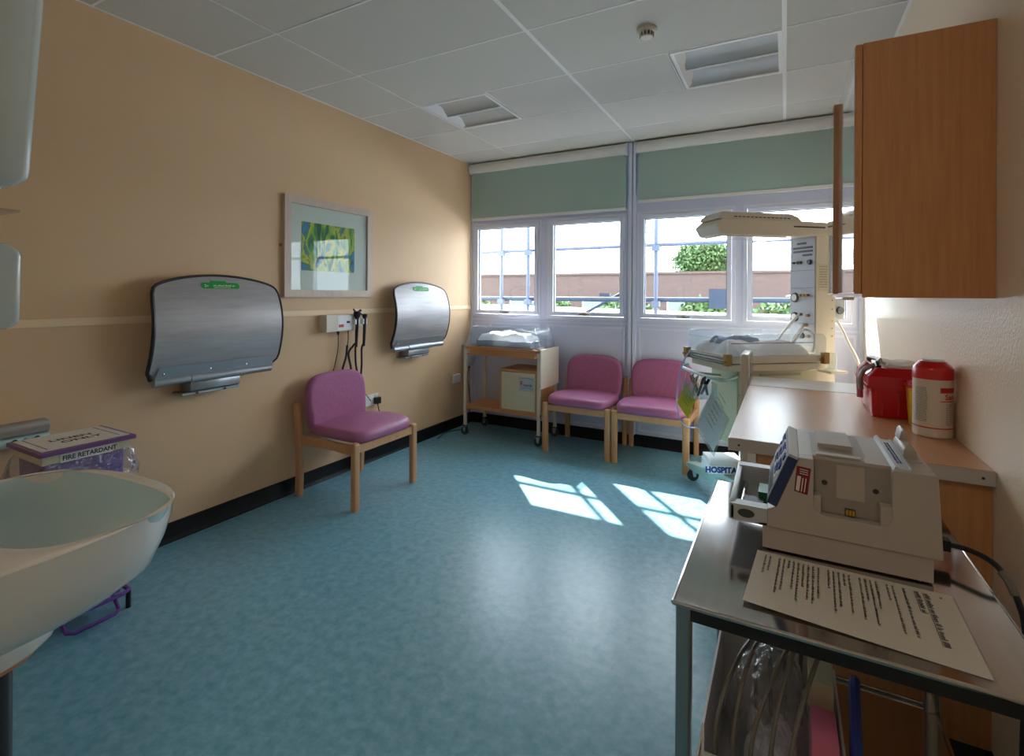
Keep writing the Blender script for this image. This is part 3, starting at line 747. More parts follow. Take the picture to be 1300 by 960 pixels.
# ------------------------------------------------------------------ infant warmer (resuscitaire)
RA = R(40); ux, uy = Vector((math.cos(RA), math.sin(RA), 0)), Vector((-math.sin(RA), math.cos(RA), 0))
RO = Vector((2.709, 3.326, 0))
def RL(x, y, z): return RO + ux*x + uy*y + Vector((0, 0, z))
t = thing('infant_warmer', 'tall infant resuscitation warmer with overhead heater, beside the worktop', 'infant warmer', tuple(RO), RA)
PL, PW = 0.69, 0.455
b = MB(); b.box((0.01, 0.01, 0.968), (PL, PW-0.01, 1.012), 0.006); b.build('mattress_tray', M['cream'], t)
b = MB(); b.box((0.02, 0.02, 0.918), (PL-0.02, PW-0.02, 0.960), 0.008); b.build('tilting_frame', M['cream'], t)
b = MB()
for k, z in enumerate((0.965, 0.985, 1.004)):
    b.tube([(-0.004-0.006*k, 0.02, z), (-0.004-0.006*k, PW-0.02, z)], 0.0045, 8)
b.build('side_rods', M['dark'], t)
for x, y in ((0.0, 0.0), (0.0, PW), (PL, 0.0), (PL, PW)):
    b = MB(); b.box((x-0.022, y-0.016, 0.958), (x+0.016, y+0.016, 1.028), 0.005); b.cyl((x-0.034, y, 0.985), (x-0.018, y, 0.985), 0.010, 10); b.build('corner_clamp', M['brass'], t)
# perspex sides
for name, a, c in [('side_panel', (0.0, -0.006, 1.013), (PL+0.0, -0.001, 1.15)), ('side_panel', (0.0, PW+0.001, 1.013), (PL, PW+0.006, 1.15)), ('end_panel', (-0.006, 0.02, 1.03), (-0.001, PW-0.02, 1.12))]:
    b = MB()
    if name == 'side_panel':
        b.prism([(p, q) for p, q in rect_round(a[0], a[2], c[0], c[2], 0.04, 6)], 'y', a[1], c[1])
    else: b.box(a, c, 0.002, 1)
    b.build(name, M['perspex'], t)
b = MB(); b.tube([(0.02, -0.0035, 1.094), (0.60, -0.0035, 1.094)], 0.0028, 6); b.build('panel_rail', M['purple'], t)
# column
b = MB(); b.box((0.745, 0.138, 0.16), (0.895, 0.365, 1.79), 0.008); b.build('column', M['cream'], t)
b = MB(); b.box((0.738, 0.143, 1.05), (0.7445, 0.360, 1.785), 0.002); fp = b.build('control_panel', M['greyp'], t)
def onp(y, z, r, m, nm, dep=0.012): # round fitting on the control panel
    b = MB(); b.lathe([(0, 0), (r, 0), (r*0.92, -dep), (0, -dep)], (0.738, y, z), 'x', 18); b.build(nm, m, fp)
for z, y0_, y1_ in [(1.745, 0.215, 0.30), (1.715, 0.16, 0.335), (1.690, 0.16, 0.335), (1.664, 0.165, 0.25)]:
    b = MB(); b.box((0.7365, y0_, z-0.007), (0.7378, y1_, z+0.007)); b.build('display', M['dark'], fp, smooth=False)
for y, r in ((0.325, 0.008), (0.288, 0.010), (0.265, 0.010), (0.185, 0.017)): onp(y, 1.615, r, M['dark'], 'knob')
for z in (1.56, 1.44, 1.20): 
    b = MB(); b.box((0.737, 0.145, z-0.0015), (0.7379, 0.358, z+0.0015)); b.build('panel_seam', M['seal'], fp, smooth=False)
for z in (1.375, 1.23+0.01):
    onp(0.315, z, 0.034, M['dark'], 'gauge', 0.010); onp(0.315, z, 0.026, M['paper'], 'gauge_face', 0.0115)
for y, z in ((0.255, 1.39), (0.225, 1.39), (0.195, 1.39), (0.255, 1.26), (0.19, 1.255), (0.245, 1.19), (0.205, 1.19), (0.185, 1.115)): onp(y, z, 0.010, M['brass'], 'valve', 0.022)
onp(0.245, 1.115, 0.020, M['dark'], 'dial', 0.016)
b = MB(); b.box((0.765, 0.1365, 1.42), (0.875, 0.1375, 1.60)); cd = b.build('instruction_card', M['cream2'], t, smooth=False)
b = MB(); rr = random.Random(4)
for k in range(9): scribble(b, frame_mtx((0.77, 0.1362, 1.58-0.017*k), (1, 0, 0), (0, 0, 1)), 0.09, 0.006, rnd=rr)
b.build('card_print', M['seal'], cd, smooth=False)
b = MB()
for z in (1.12, 1.17, 1.22, 1.30, 1.36): b.lathe([(0, 0), (0.004, 0), (0.004, -0.003), (0, -0.004)], (0.87, 0.1378, z), 'y', 8)
b.build('screws', M['brass'], t)
# heater head
b = MB()
prf = [(0.03, 1.780), (0.045, 1.775), (0.60, 1.775), (0.93, 1.80), (0.93, 1.872), (0.62, 1.878), (0.045, 1.878), (-0.004, 1.835)]
b.prism(prf, 'y', 0.125, 0.370, 0.006, 2); hh = b.build('heater_head', M['cream'], t, smooth=False)
b = MB()
lo = [(0.030, 0.130, 1.8785), (0.625, 0.130, 1.8785), (0.625, 0.365, 1.8785), (0.030, 0.365, 1.8785)]
md = [(0.038, 0.136, 1.902), (0.605, 0.136, 1.902), (0.605, 0.359, 1.902), (0.038, 0.359, 1.902)]
hi = [(0.065, 0.155, 1.926), (0.565, 0.155, 1.926), (0.565, 0.340, 1.926), (0.065, 0.340, 1.926)]
b.rings([lo, md, hi]); b.build('hood', M['cream'], hh, smooth=False)
b = MB(); b.box((0.06, 0.145, 1.766), (0.52, 0.35, 1.7765), 0.004); b.build('heater_grille', M['chrome'], hh)
b = MB()
for k in range(14): b.box((0.13+0.030*k, 0.1325, 1.889), (0.150+0.030*k, 0.1360, 1.895))
b.box((0.56, 0.1238, 1.835), (0.80, 0.1252, 1.845))
b.build('vent_slots', M['dark'], hh, smooth=False)
b = MB()
for k in range(3): b.box((0.0315, 0.15+0.07*k, 1.886), (0.0345, 0.20+0.07*k, 1.891))
b.build('end_slots', M['white'], hh, smooth=False)
# body with drawers, pedestal and feet
b = MB(); b.box((0.15, 0.125, 0.42), (0.74, 0.40, 0.905), 0.006); body = b.build('drawer_cabinet', M['cream2'], t)
for z0_, z1_ in ((0.76, 0.90), (0.60, 0.745), (0.43, 0.585)):
    b = MB(); b.box((0.16, 0.113, z0_), (0.73, 0.1245, z1_), 0.004); dr = b.build('drawer', M['cream2'], t)
    b = MB(); b.box((0.30, 0.103, z1_-0.028), (0.60, 0.1125, z1_-0.016), 0.003); b.build('handle', M['alu'], dr)
b = MB(); b.box((0.30, 0.19, 0.13), (0.74, 0.31, 0.42), 0.02); b.box((0.12, 0.18, 0.10), (0.86, 0.32, 0.15), 0.012); b.build('pedestal', M['tealgrey'], t)
for x in (0.19, 0.82):
    b = MB()
    b.prism([(-0.20, 0.095), (0.66, 0.095), (0.72, 0.10), (0.72, 0.135), (0.50, 0.165), (0.40, 0.20), (0.10, 0.20), (-0.02, 0.165), (-0.24, 0.135), (-0.24, 0.10)], 'x', x-0.045, x+0.045, 0.010)
    b.build('foot_bar', M['tealgrey'], t)
    for y in (-0.20, 0.69): castor(t, x, y, 0.042)
# side instrument rail with perspex tray
b = MB(); b.tube([(0.0, PW-0.02, 0.915), (-0.02, PW+0.0, 0.900), (-0.04, PW-0.02, 0.885), (-0.05, 0.06, 0.870), (0.02, 0.03, 0.87), (0.16, 0.14, 0.87)], 0.011, 8, smooth=4); b.build('instrument_rail', M['tealgrey'], t)
b = MB(); b.tube([(-0.04, 0.10, 0.87), (0.16, 0.16, 0.84)], 0.008, 8); b.tube([(-0.045, 0.30, 0.875), (0.16, 0.30, 0.85)], 0.008, 8); b.build('rail_stay', M['steel_d'], t)
WARM = t
RWM = Matrix.Translation(RO) @ Matrix.Rotation(RA, 4, 'Z')
def rt(o): o.matrix_world = RWM; return o     # a thing built in the warmer's own directions
# instrument basket hung on the rail
t = thing('instrument_basket', 'clear basket of laryngoscopes hanging from the warmer foot rail', 'basket', tuple(RL(-0.085, 0.17, 0.74)), RA)
t.scale = (0.72, 0.80, 0.95)
b = MB()
for (a, c) in [((-0.10, -0.10, 0.0), (0.10, 0.12, 0.004)), ((-0.10, -0.10, 0.004), (-0.096, 0.12, 0.10)), ((0.096, -0.10, 0.004), (0.10, 0.12, 0.10)), ((-0.096, -0.10, 0.004), (0.096, -0.096, 0.10)), ((-0.096, 0.116, 0.004), (0.096, 0.12, 0.10))]:
    b.box(a, c)
b.build('basket', M['pocket'], t, smooth=False)
b = MB(); b.tube([(-0.07, -0.098, 0.09), (-0.05, -0.098, 0.152)], 0.003, 6); b.tube([(-0.07, 0.118, 0.09), (-0.05, 0.118, 0.155)], 0.003, 6); b.build('hook', M['chrome'], t)
for k, (x, y, m, ln, tl) in enumerate([(-0.06, -0.06, 'dark', 0.16, 0.05), (-0.02, -0.02, 'chrome', 0.17, -0.06), (0.03, 0.02, 'black', 0.15, 0.07), (0.06, -0.05, 'inkt', 0.14, -0.03), (-0.05, 0.06, 'chrome', 0.15, 0.04), (0.02, 0.08, 'dark', 0.15, -0.05)]):
    p0 = RL(-0.085+x*0.62, 0.17+y*0.62, 0.755); p1 = RL(-0.085+x*0.62+tl*0.4, 0.17+y*0.62-tl*0.7, 0.755+ln*0.72)
    b = MB(); b.tube([p0, p1], [0.008, 0.010], 8); b.tube([p1, p1+Vector((0.012, -0.02, 0.012))], [0.010, 0.006], 8)
    o = b.build('laryngoscope', M[m]); tag(o, 'laryngoscope handle standing in the clear basket on the warmer', 'laryngoscope', 'laryngoscopes in the basket')
# tags and pockets
def hang_card(name, label, cat, m, top, hx, hz, lean, twist, print_m=None, pocket=False):
    t = thing(name, label, cat, top, twist)
    poly = [(0, 0), (hx, -hz*0.42), (hx*0.12, -hz), (-hx, -hz*0.55)]
    sh = Matrix.Rotation(lean, 4, 'X')
    b = MB(); b.prism(poly, 'y', -0.001, 0.001, mtx=sh); c_ = b.build('card', m, t, smooth=False)
    if print_m:
        b = MB(); rr = random.Random(9)
        for k in range(7):
            o = Vector((-hx*0.62+0.012*k, -0.0016, -hz*0.60+hz*0.06*k*1.2))
            scribble(b, sh @ frame_mtx(o+Vector((hx*0.25, 0, hz*0.16)), (hx*0.9, 0, -hz*0.40), (0.3, 0, 1)), hx*0.85, 0.006, rnd=rr)
        b.build('print', print_m, c_, smooth=False)
    if pocket:
        b = MB(); b.prism([(x*1.18, z*1.10+0.006) for x, z in poly], 'y', -0.005, -0.004, mtx=sh); b.prism([(x*1.18, z*1.10+0.006) for x, z in poly], 'y', 0.004, 0.005, mtx=sh); b.build('pocket', M['pocket'], t, smooth=False)
    b = MB(); b.tube([(0, 0, -0.004), (0.002, 0, 0.06)], 0.0015, 5); b.build('string', M['cableg'], t)
    return t
hang_card('yellow_label', 'yellow printed card hanging from the warmer rail in front of the chair', 'tag', M['tag'], (2.452, 3.42, 0.815), 0.060, 0.225, R(-4), R(10), M['seal'])
hang_card('leaflet_pocket', 'clear blue-edged pocket of leaflets hanging below the warmer', 'leaflet pocket', M['leafpaper'], (2.62, 3.29, 0.80), 0.085, 0.36, R(-3), R(12), M['ink'], True)
# tubes and linen on the warmer
b = MB(); b.tube([(2.452, 3.60, 1.02), (2.40, 3.60, 0.93), (2.365, 3.60, 0.76), (2.365, 3.60, 0.60), (2.40, 3.62, 0.50), (2.47, 3.66, 0.475), (2.52, 3.69, 0.52), (2.56, 3.70, 0.70)], 0.0045, 8, smooth=6)
tag(b.build('oxygen_tube', M['cablev']), 'lilac tube looping down from the warmer foot end', 'tube')
b = MB()
o = cloth_heap('folded_sheets', M['linen'], 0.03, 0.03, 0.60, PW-0.03, 1.0125, 0.085, 11, None, None); rt(o); tag(o, 'pile of crumpled white sheets on the infant warmer', 'linen')
o = cloth_heap('striped_blanket', M['blueb'], 0.06, 0.16, 0.34, 0.30, 1.075, 0.045, 21, None, None); rt(o); tag(o, 'small blue blanket on top of the sheets on the warmer', 'blanket')
b = MB(); rr = random.Random(2)
b.tube([(0.64, 0.05, 1.03), (0.66, 0.06, 1.13), (0.62, 0.10, 1.165), (0.55, 0.08, 1.12), (0.50, 0.06, 1.09), (0.55, 0.12, 1.10), (0.68, 0.20, 1.16), (0.725, 0.23, 1.19), (0.715, 0.25, 1.19)], 0.010, 10, smooth=6)
b.tube([(0.42, 0.10, 1.10), (0.50, 0.16, 1.13), (0.64, 0.24, 1.20), (0.72, 0.255, 1.262)], 0.009, 10, smooth=6)
o = b.build('breathing_hose', M['cablew']); rt(o); tag(o, 'white breathing hose curling from the warmer panel over the sheets', 'hose')
b = MB()
b.lathe([(0.030, 0), (0.034, 0.004), (0.034, 0.03), (0.028, 0.036), (0, 0.036)], (0.40, 0.38, 1.085), 'x', 20)
o = b.build('face_mask', M['pocket']); rt(o); tag(o, 'round clear face mask lying on the warmer sheets', 'face mask')
# bottles and regulator near the column
b = MB(); b.lathe([(0, 0), (0.032, 0), (0.034, 0.01), (0.034, 0.10), (0.026, 0.115), (0, 0.115)], tuple(RL(0.80, 0.070, 0.90)), 'z', 16); b.build('x', M['pocket']); 
o = bpy.data.objects['x']; o.name = 'suction_jar'; tag(o, 'clear suction jar on the warmer column beside the red case', 'jar')
b = MB(); b.lathe([(0, 0), (0.028, 0), (0.028, 0.05), (0.012, 0.07), (0.012, 0.09), (0, 0.09)], tuple(RL(0.73, 0.04, 1.0135)), 'z', 14)
b = MB(); b.box((0.76, 0.03, 0.885), (0.89, 0.1375, 0.899), 0.003); b.build('bracket_shelf', M['cream'], WARM)
t = thing('suction_regulator', 'small grey regulator box with dial on the warmer column, below the cabinet door', 'regulator', tuple(RL(0.902, 0.20, 1.23)), RA)
b = MB(); b.box((0.0, -0.05, 0.0), (0.075, 0.045, 0.14), 0.006); b.build('body', M['greyp'], t)
b = MB(); b.lathe([(0, 0), (0.026, 0), (0.024, -0.012), (0, -0.012)], (0.038, -0.051, 0.06), 'y', 18); b.build('dial', M['seal'], t)
b = MB(); b.box((-0.0065, -0.03, 0.03), (0.0, 0.03, 0.11)); b.build('mount', M['cream'], t)
b = MB(); b.tube([tuple(RL(0.94, 0.17, 1.225)), tuple(RL(0.98, 0.12, 1.08)), tuple(RL(1.02, 0.07, 0.90)), tuple(RL(0.99, 0.10, 0.60)), tuple(RL(0.93, 0.15, 0.40)), tuple(RL(0.896, 0.20, 0.30))], 0.009, 10, smooth=6)
tag(b.build('gas_hose', M['cablew']), 'white gas hose hanging behind the red case', 'hose')
# towel on the base
t = thing('folded_towel', 'folded white towel printed with blue hospital lettering on the warmer base', 'towel', (2.565, 3.655, 0.201), R(22))
b = MB(); b.box((-0.02, -0.07, 0.0), (0.21, 0.13, 0.058), 0.022, 4); b.box((-0.012, -0.062, 0.046), (0.200, 0.122, 0.088), 0.020, 4); b.build('folded_cloth', M['linen'], t)
text_mb('HOSPITAL', 0.052, frame_mtx((-0.045, -0.0712, 0.011), (1, 0, 0), (0, 0, 1)), bold=0.0026, sx=0.95).build('lettering', M['inkb'], t, smooth=False)

# ------------------------------------------------------------------ second cot trolley behind the worktop
t = thing('cot_stand', 'cream laminate cot stand with rounded end board, behind the worktop', 'cot stand', (3.15, 3.25, 0))
b = MB(); b.box((-0.312, -0.165, 0.868), (0.36, 0.17, 0.895), 0.004); b.build('top_tray', M['white'], t)
pl = []
b = MB(); b.prism([(-0.17, 0.10), (-0.17, 1.03)]+[(-0.17+0.03-0.03*math.cos(a), 1.03+0.03*math.sin(a)) for a in [R(30), R(60), R(90)]]+[(0.09+0.03*math.cos(a), 1.03+0.03*math.sin(a)) for a in [R(90), R(60), R(30)]]+[(0.12, 1.03), (0.12, 0.10)], 'x', -0.355, -0.316, 0.006, 3); b.build('end_board', M['cream'], t)
b = MB(); b.box((-0.310, -0.15, 0.895), (-0.306, 0.12, 1.05)); b.build('clear_screen', M['perspex'], t, smooth=False)
for sx in (-0.335, 0.34):
    for sy in (-0.14, 0.09): castor(t, sx, sy, 0.038)
    if sx > 0:
        for sy in (-0.14, 0.09):
            b = MB(); b.box((sx-0.013, sy-0.013, 0.094), (sx+0.013, sy+0.013, 0.868), 0.004); b.build('leg', M['cream'], t)
b = MB(); b.box((-0.316, -0.15, 0.26), (0.34, 0.10, 0.28), 0.003); b.build('shelf', M['woodx'], t)

# ------------------------------------------------------------------ worktop and base cabinet
t = tag(MB().box((2.845, 1.89, 0.872), (XR-0.001, 3.035, 0.90), 0.004).build('worktop', M['worktop']), 'wood laminate worktop along the right wall, holding the red case', 'worktop')
b = MB(); b.box((2.841, 1.886, 0.858), (XR-0.001, 1.8895, 0.8985), 0.001); b.box((2.841, 1.8895, 0.858), (2.8445, 3.035, 0.8985), 0.001); b.build('edging', M['edge_grey'], t)
b = MB(); b.lathe([(0, 0), (0.004, 0), (0.003, -0.001), (0, -0.001)], (3.505, 1.8858, 0.878), 'y', 10); b.lathe([(0, 0), (0.004, 0), (0.003, -0.001), (0, -0.001)], (2.875, 1.8858, 0.878), 'y', 10); b.build('screw_cap', M['dark'], t)
t = thing('base_cabinet', 'wooden base cabinet under the worktop, behind the beige machine', 'cabinet', (3.2, 2.46, 0))
b = MB(); b.box((-0.27, -0.55, 0.10), (0.332, -0.532, 0.8555)); b.box((-0.27, 0.532, 0.10), (0.332, 0.55, 0.8555)); b.box((-0.27, -0.532, 0.10), (0.332, 0.532, 0.118)); b.box((0.32, -0.532, 0.118), (0.332, 0.532, 0.8555)); b.box((-0.27, -0.532, 0.838), (0.32, 0.532, 0.8555))
b.build('carcass', M['wood'], t, smooth=False)
b = MB(); b.box((-0.22, -0.54, 0), (0.332, 0.54, 0.099)); b.build('plinth', M['dark'], t, smooth=False)
for y0_, y1_ in ((-0.549, -0.002), (0.002, 0.549)):
    b = MB(); b.box((-0.29, y0_, 0.105), (-0.2715, y1_, 0.852), 0.002); d = b.build('door', M['wood'], t)
    hy = y1_-0.05 if y0_ < -0.1 else y0_+0.05
    b = MB(); b.tube([(-0.29, hy, 0.66), (-0.315, hy, 0.665), (-0.315, hy, 0.775), (-0.29, hy, 0.78)], 0.005, 8); b.build('handle', M['chrome'], d)
t = thing('wall_bracket', 'small white bracket under the worktop corner', 'bracket', (2.905, 1.893, 0.8555))
b = MB(); b.box((-0.004, -0.002, -0.045), (0.022, 0.0, -0.0005)); b.box((-0.004, 0.0, -0.0035), (0.022, 0.014, -0.0005)); b.build('plate', M['white'], t, smooth=False)

# ------------------------------------------------------------------ wall cabinet
t = thing('wall_cabinet', 'large wooden wall cabinet high on the right wall above the worktop', 'cabinet', (XR, 1.90, 1.385))
Hc = 0.79; Lc = 1.10; Dc = 0.312
b = MB(); b.box((-Dc, 0, 0), (-0.001, 0.018, Hc)); b.box((-Dc, Lc-0.018, 0), (-0.001, Lc, Hc)); b.box((-Dc, 0.018, 0), (-0.001, Lc-0.018, 0.018)); b.box((-Dc, 0.018, Hc-0.018), (-0.001, Lc-0.018, Hc)); b.box((-0.012, 0.018, 0.018), (-0.001, Lc-0.018, Hc-0.018)); b.box((-Dc+0.02, 0.018, 0.38), (-0.012, Lc-0.018, 0.396))
b.build('carcass', M['wood'], t, smooth=False)
b = MB(); b.box((-Dc-0.0205, 0.0, 0.012), (-Dc-0.002, 0.547, Hc-0.002), 0.0015, 1); d = b.build('door', M['wood'], t)
b = MB(); b.box((-Dc-0.0225, 0.004, 0.016), (-Dc-0.0205, 0.543, Hc-0.006)); b.build('gloss_facing', M['glossdoor'], d, smooth=False)
b = MB(); b.box((-0.0185, -0.547, 0.012), (0, 0, Hc-0.002), 0.0015, 1); d2 = b.build('door', M['wood'], t, loc=(-Dc-0.002, Lc, 0)); d2.rotation_euler = (0, 0, R(-1.8))
b = MB(); b.box((-0.0205, -0.543, 0.016), (-0.0185, -0.004, Hc-0.006)); b.build('gloss_facing', M['glossdoor'], d2, smooth=False)
b = MB(); b.box((-Dc-0.006, 0.50, -0.012), (-Dc+0.03, 0.56, -0.0005), 0.002); b.build('bottom_catch', M['chrome'], t)

# ------------------------------------------------------------------ things on the worktop
t = thing('first_aid_case', 'red plastic case with clipped lid on the worktop', 'case', (3.318, 2.50, 0.90))
# long side faces camera (-y)
b = MB(); pr = []
b.rings([[(x, y, z) for x, y in rect_round(0.008-s, -s+0.0, 0.205+s*0.3, 0.33+s, 0.012, 3)] for z, s in ((0.0, 0.0), (0.003, 0.002), (0.118, 0.008))]); b.build('body', M['red'], t)
b = MB(); b.box((-0.016, -0.022, 0.118), (0.210, 0.355, 0.130), 0.003); b.build('rim', M['red'], t)
b = MB(); pr = [(-0.020, 0.130), (0.350, 0.130), (0.350, 0.165), (0.31, 0.198), (0.02, 0.198), (-0.018, 0.165)]
b.rings([[(x, y, z) for x, y in rect_round(-0.012+s, -0.018+s, 0.208-s*0.3, 0.35-s, 0.012, 3)] for z, s in ((0.130, 0.0), (0.165, 0.002), (0.198, 0.034))]); b.build('lid', M['red'], t)
b = MB(); b.box((0.03, -0.0125, 0.012), (0.04, -0.006, 0.095), 0.001); b.box((0.088, -0.0125, 0.012), (0.094, -0.007, 0.10), 0.001); b.box((0.094, -0.0125, 0.094), (0.18, -0.007, 0.10), 0.001); b.build('moulding', M['red'], t)
b = MB(); b.lathe([(0, 0), (0.005, 0), (0.005, -0.004), (0, -0.004)], (0.140, -0.009, 0.110), 'y', 10); b.build('lock_hole', M['black'], t)
b = MB(); b.tube([(0.03, 0.03, 0.200), (0.03, 0.06, 0.214), (0.05, 0.16, 0.216), (0.03, 0.27, 0.214), (0.03, 0.30, 0.20)], 0.010, 8, smooth=4); b.build('handle', M['dark'], t)
b = MB(); b.tube([(-0.018, 0.16, 0.05), (-0.020, 0.155, 0.15), (0.0, 0.16, 0.185), (0.012, 0.16, 0.20)], 0.012, 8, smooth=4); b.build('latch', M['pink'], t)
b = MB(); b.tube([(-0.024, 0.07, 0.10), (-0.028, 0.06, 0.15), (-0.01, 0.06, 0.188), (0.03, 0.06, 0.206)], 0.010, 8, smooth=4); b.build('latch', M['alu'], t)
t = cloth_heap('papers', M['paper'], 3.365, 2.53, 3.50, 2.80, 1.0985, 0.014, 31, 'crumpled clear wrapping and papers lying on the red case lid', 'wrapping')

def lathe_thing(): pass
t = thing('sharps_tub', 'yellow sharps tub with red lid between the red case and the wipes tub', 'tub', (3.461, 2.418, 0.90))
b = MB(); b.rings([[(x, y, z) for x, y in rect_round(-s, -s, s, s, 0.012, 3)] for z, s in ((0, 0.030), (0.002, 0.031), (0.145, 0.039))]); b.build('body', M['yellow'], t)
b = MB(); b.box((-0.043, -0.043, 0.145), (0.043, 0.043, 0.158), 0.004); b.box((-0.034, -0.034, 0.158), (0.034, 0.034, 0.166), 0.004); b.build('lid', M['red'], t)
t = thing('wipes_tub', 'tall white tub of wipes with red cap on the worktop edge by the wall', 'tub', (3.470, 2.275, 0.90), R(0))
RT = 0.0565
b = MB(); b.lathe([(RT-0.006, 0), (RT-0.001, 0.004), (RT, 0.012), (RT, 0.206), (RT-0.002, 0.208)], n=36); b.build('body', M['labelw'], t)
b = MB(); b.lathe([(RT+0.0015, 0.202), (RT+0.0015, 0.235), (RT-0.004, 0.246), (RT-0.016, 0.259), (RT-0.018, 0.262), (0, 0.262)], n=36); b.build('cap', M['red'], t)
b = MB(); b.lathe([(0.034, 0.2615), (0.033, 0.267), (0.0, 0.268)], n=24); b.build('cap_flap', M['white'], t)
b = MB()
b.tube([(RT*0.98, 0.0, 0.236), (RT+0.004, 0.0, 0.225), (RT+0.003, 0.0, 0.16)], 0.0022, 6); b.build('cap_tether', M['white'], t)
def wrap(b, a0, a1, z0, z1, rr_=RT+0.0006, n=10):
    b.surf(lambda u, v: (rr_*math.cos(a0+(a1-a0)*u), rr_*math.sin(a0+(a1-a0)*u), z0+(z1-z0)*v), n, 1)
for a_, n_ in (((R(-200), R(20), 0.034, 0.038), 24), ((R(-80), R(-25), 0.128, 0.131), 8), ((R(-80), R(-20), 0.158, 0.176), 8)):
    b = MB(); wrap(b, *a_, n=n_); b.build('label_stripe', M['inkr'], t)
b = MB()
for k in range(22):
    z = 0.056+0.0055*k
    a = R(-155)
    while a < R(-118): 
        w_ = random.uniform(0.04, 0.12); wrap(b, a, min(a+w_, R(-116)), z, z+0.0022, n=2); a += w_+0.03
for k in range(12):
    z = 0.05+0.0062*k; a = R(-62)
    while a < R(-30):
        w_ = random.uniform(0.04, 0.12); wrap(b, a, min(a+w_, R(-28)), z, z+0.0022, n=2); a += w_+0.03
b.build('label_print', M['seal'], t, smooth=False)
# wrapped wording
tb = text_mb('Sani', 0.026, Matrix.Identity(4), extrude=0.0, bold=0.0006)
for v in tb.bm.verts:
    a = R(-66)+v.co.x/RT; z = 0.136+v.co.y; v.co = Vector(((RT+0.0009)*math.cos(a), (RT+0.0009)*math.sin(a), z))
tb.build('label_word', M['inkr'], t, smooth=False)

# ------------------------------------------------------------------ stainless trolley
ZT = 0.78
t = thing('steel_trolley', 'stainless steel trolley in the foreground holding the beige machine', 'trolley', (3.10, 1.42, 0))
X0, X1, YY0, YY1 = -0.282, 0.290, -0.376, 0.372
b = MB()
b.box((X0, YY0, ZT-0.003), (X1, YY1, ZT)); 
b.build('top_sheet', M['steel'], t, smooth=False)
b = MB(); b.tube([(X0, YY0, ZT-0.004), (X1, YY0, ZT-0.004), (X1, YY1, ZT-0.004), (X0, YY1, ZT-0.004), (X0, YY0, ZT-0.004)], 0.005, 8); b.build('rolled_edge', M['steel'], t)
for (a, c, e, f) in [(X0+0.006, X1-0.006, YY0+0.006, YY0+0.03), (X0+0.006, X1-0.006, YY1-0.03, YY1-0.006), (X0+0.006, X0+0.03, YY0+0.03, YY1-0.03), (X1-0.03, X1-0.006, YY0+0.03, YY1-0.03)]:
    b = MB(); b.box((a, e, ZT-0.036), (c, f, ZT-0.0095)); b.build('shade_bar', M['black'], t)  # black colour stands in for the dark reflection and shade under the steel edge
for sx, sy in ((0, 0), (1, 0), (0, 1), (1, 1)):
    x = X0+0.018 if sx == 0 else X1-0.018; y = YY0+0.018 if sy == 0 else YY1-0.018
    b = MB(); b.prism(rect_round(x-0.0145, y-0.0145, x+0.0145, y+0.0145, 0.005, 3), 'z', 0.10, ZT-0.0095); b.build('leg', M['steel_d'], t)
    castor(t, x, y, 0.042)
b = MB(); b.box((X0+0.036, YY0+0.02, 0.250), (X1-0.036, YY1-0.02, 0.253)); b.box((X0+0.03, YY0+0.006, 0.22), (X1-0.03, YY0+0.012, 0.262)); b.box((X0+0.03, YY1-0.012, 0.22), (X1-0.03, YY1-0.006, 0.262)); b.box((X0+0.006, YY0+0.03, 0.22), (X0+0.012, YY1-0.03, 0.262)); b.box((X1-0.012, YY0+0.03, 0.22), (X1-0.006, YY1-0.03, 0.262))
b.box((X0+0.01, YY0+0.036, 0.2502), (X1-0.01, YY1-0.036, 0.2528))
b.build('lower_shelf', M['steel'], t, smooth=False)

# ------------------------------------------------------------------ beige machine
t = thing('bedside_machine', 'beige medical machine with slanted navy keypad and front bay on the steel trolley', 'medical device', (2.966, 1.357, ZT))
DW = 0.285   # depth away from camera
def z_(z): return z-ZT
b = MB(); b.box((0.0, 0.006, 0.004), (0.324, DW-0.006, 0.066), 0.006); b.build('base', M['beige'], t)
for x, y in ((0.02, 0.02), (0.30, 0.02), (0.02, DW-0.02), (0.30, DW-0.02)):
    b = MB(); b.lathe([(0, 0), (0.010, 0), (0.010, 0.005), (0, 0.005)], (x, y, 0), 'z', 12); b.build('rubber_foot', M['black'], t)
ztop = z_(1.012)
b = MB()
# left cheek + spine
bay0, bay1 = 0.105, 0.252
side = [(-0.010, 0.057), (0.339, 0.057), (0.338, 0.075), (0.330, ztop-0.004), (0.322, ztop), (0.259, ztop), (bay1, ztop)]
U = [(-0.064, 0.066), (-0.010, 0.057), (0.339, 0.057), (0.3385, 0.075), (0.330, 0.228), (0.325, ztop), (bay1+0.004, ztop), (bay1, ztop-0.004), (bay1, 0.126), (bay1-0.006, 0.111), (bay1-0.020, 0.105),
     (bay0+0.020, 0.105), (bay0+0.006, 0.111), (bay0, 0.126), (bay0, ztop), (0.076, ztop), (0.029, 0.108), (0.010, 0.100), (0.010, 0.066)]
U = U[1:-1] + [(0.010, 0.066), (-0.010, 0.064)]
b.prism(U, 'y', 0, 0.030, 0.0015, 1)
Bk = [(-0.010, 0.057), (0.339, 0.057), (0.3385, 0.075), (0.330, 0.228), (0.325, ztop), (0.076, ztop), (0.029, 0.108), (0.010, 0.100), (0.010, 0.064), (-0.010, 0.064)]
b.prism(Bk, 'y', 0.030, DW, 0.0, 1)
b.build('casing', M['beige'], t, sharp=30)
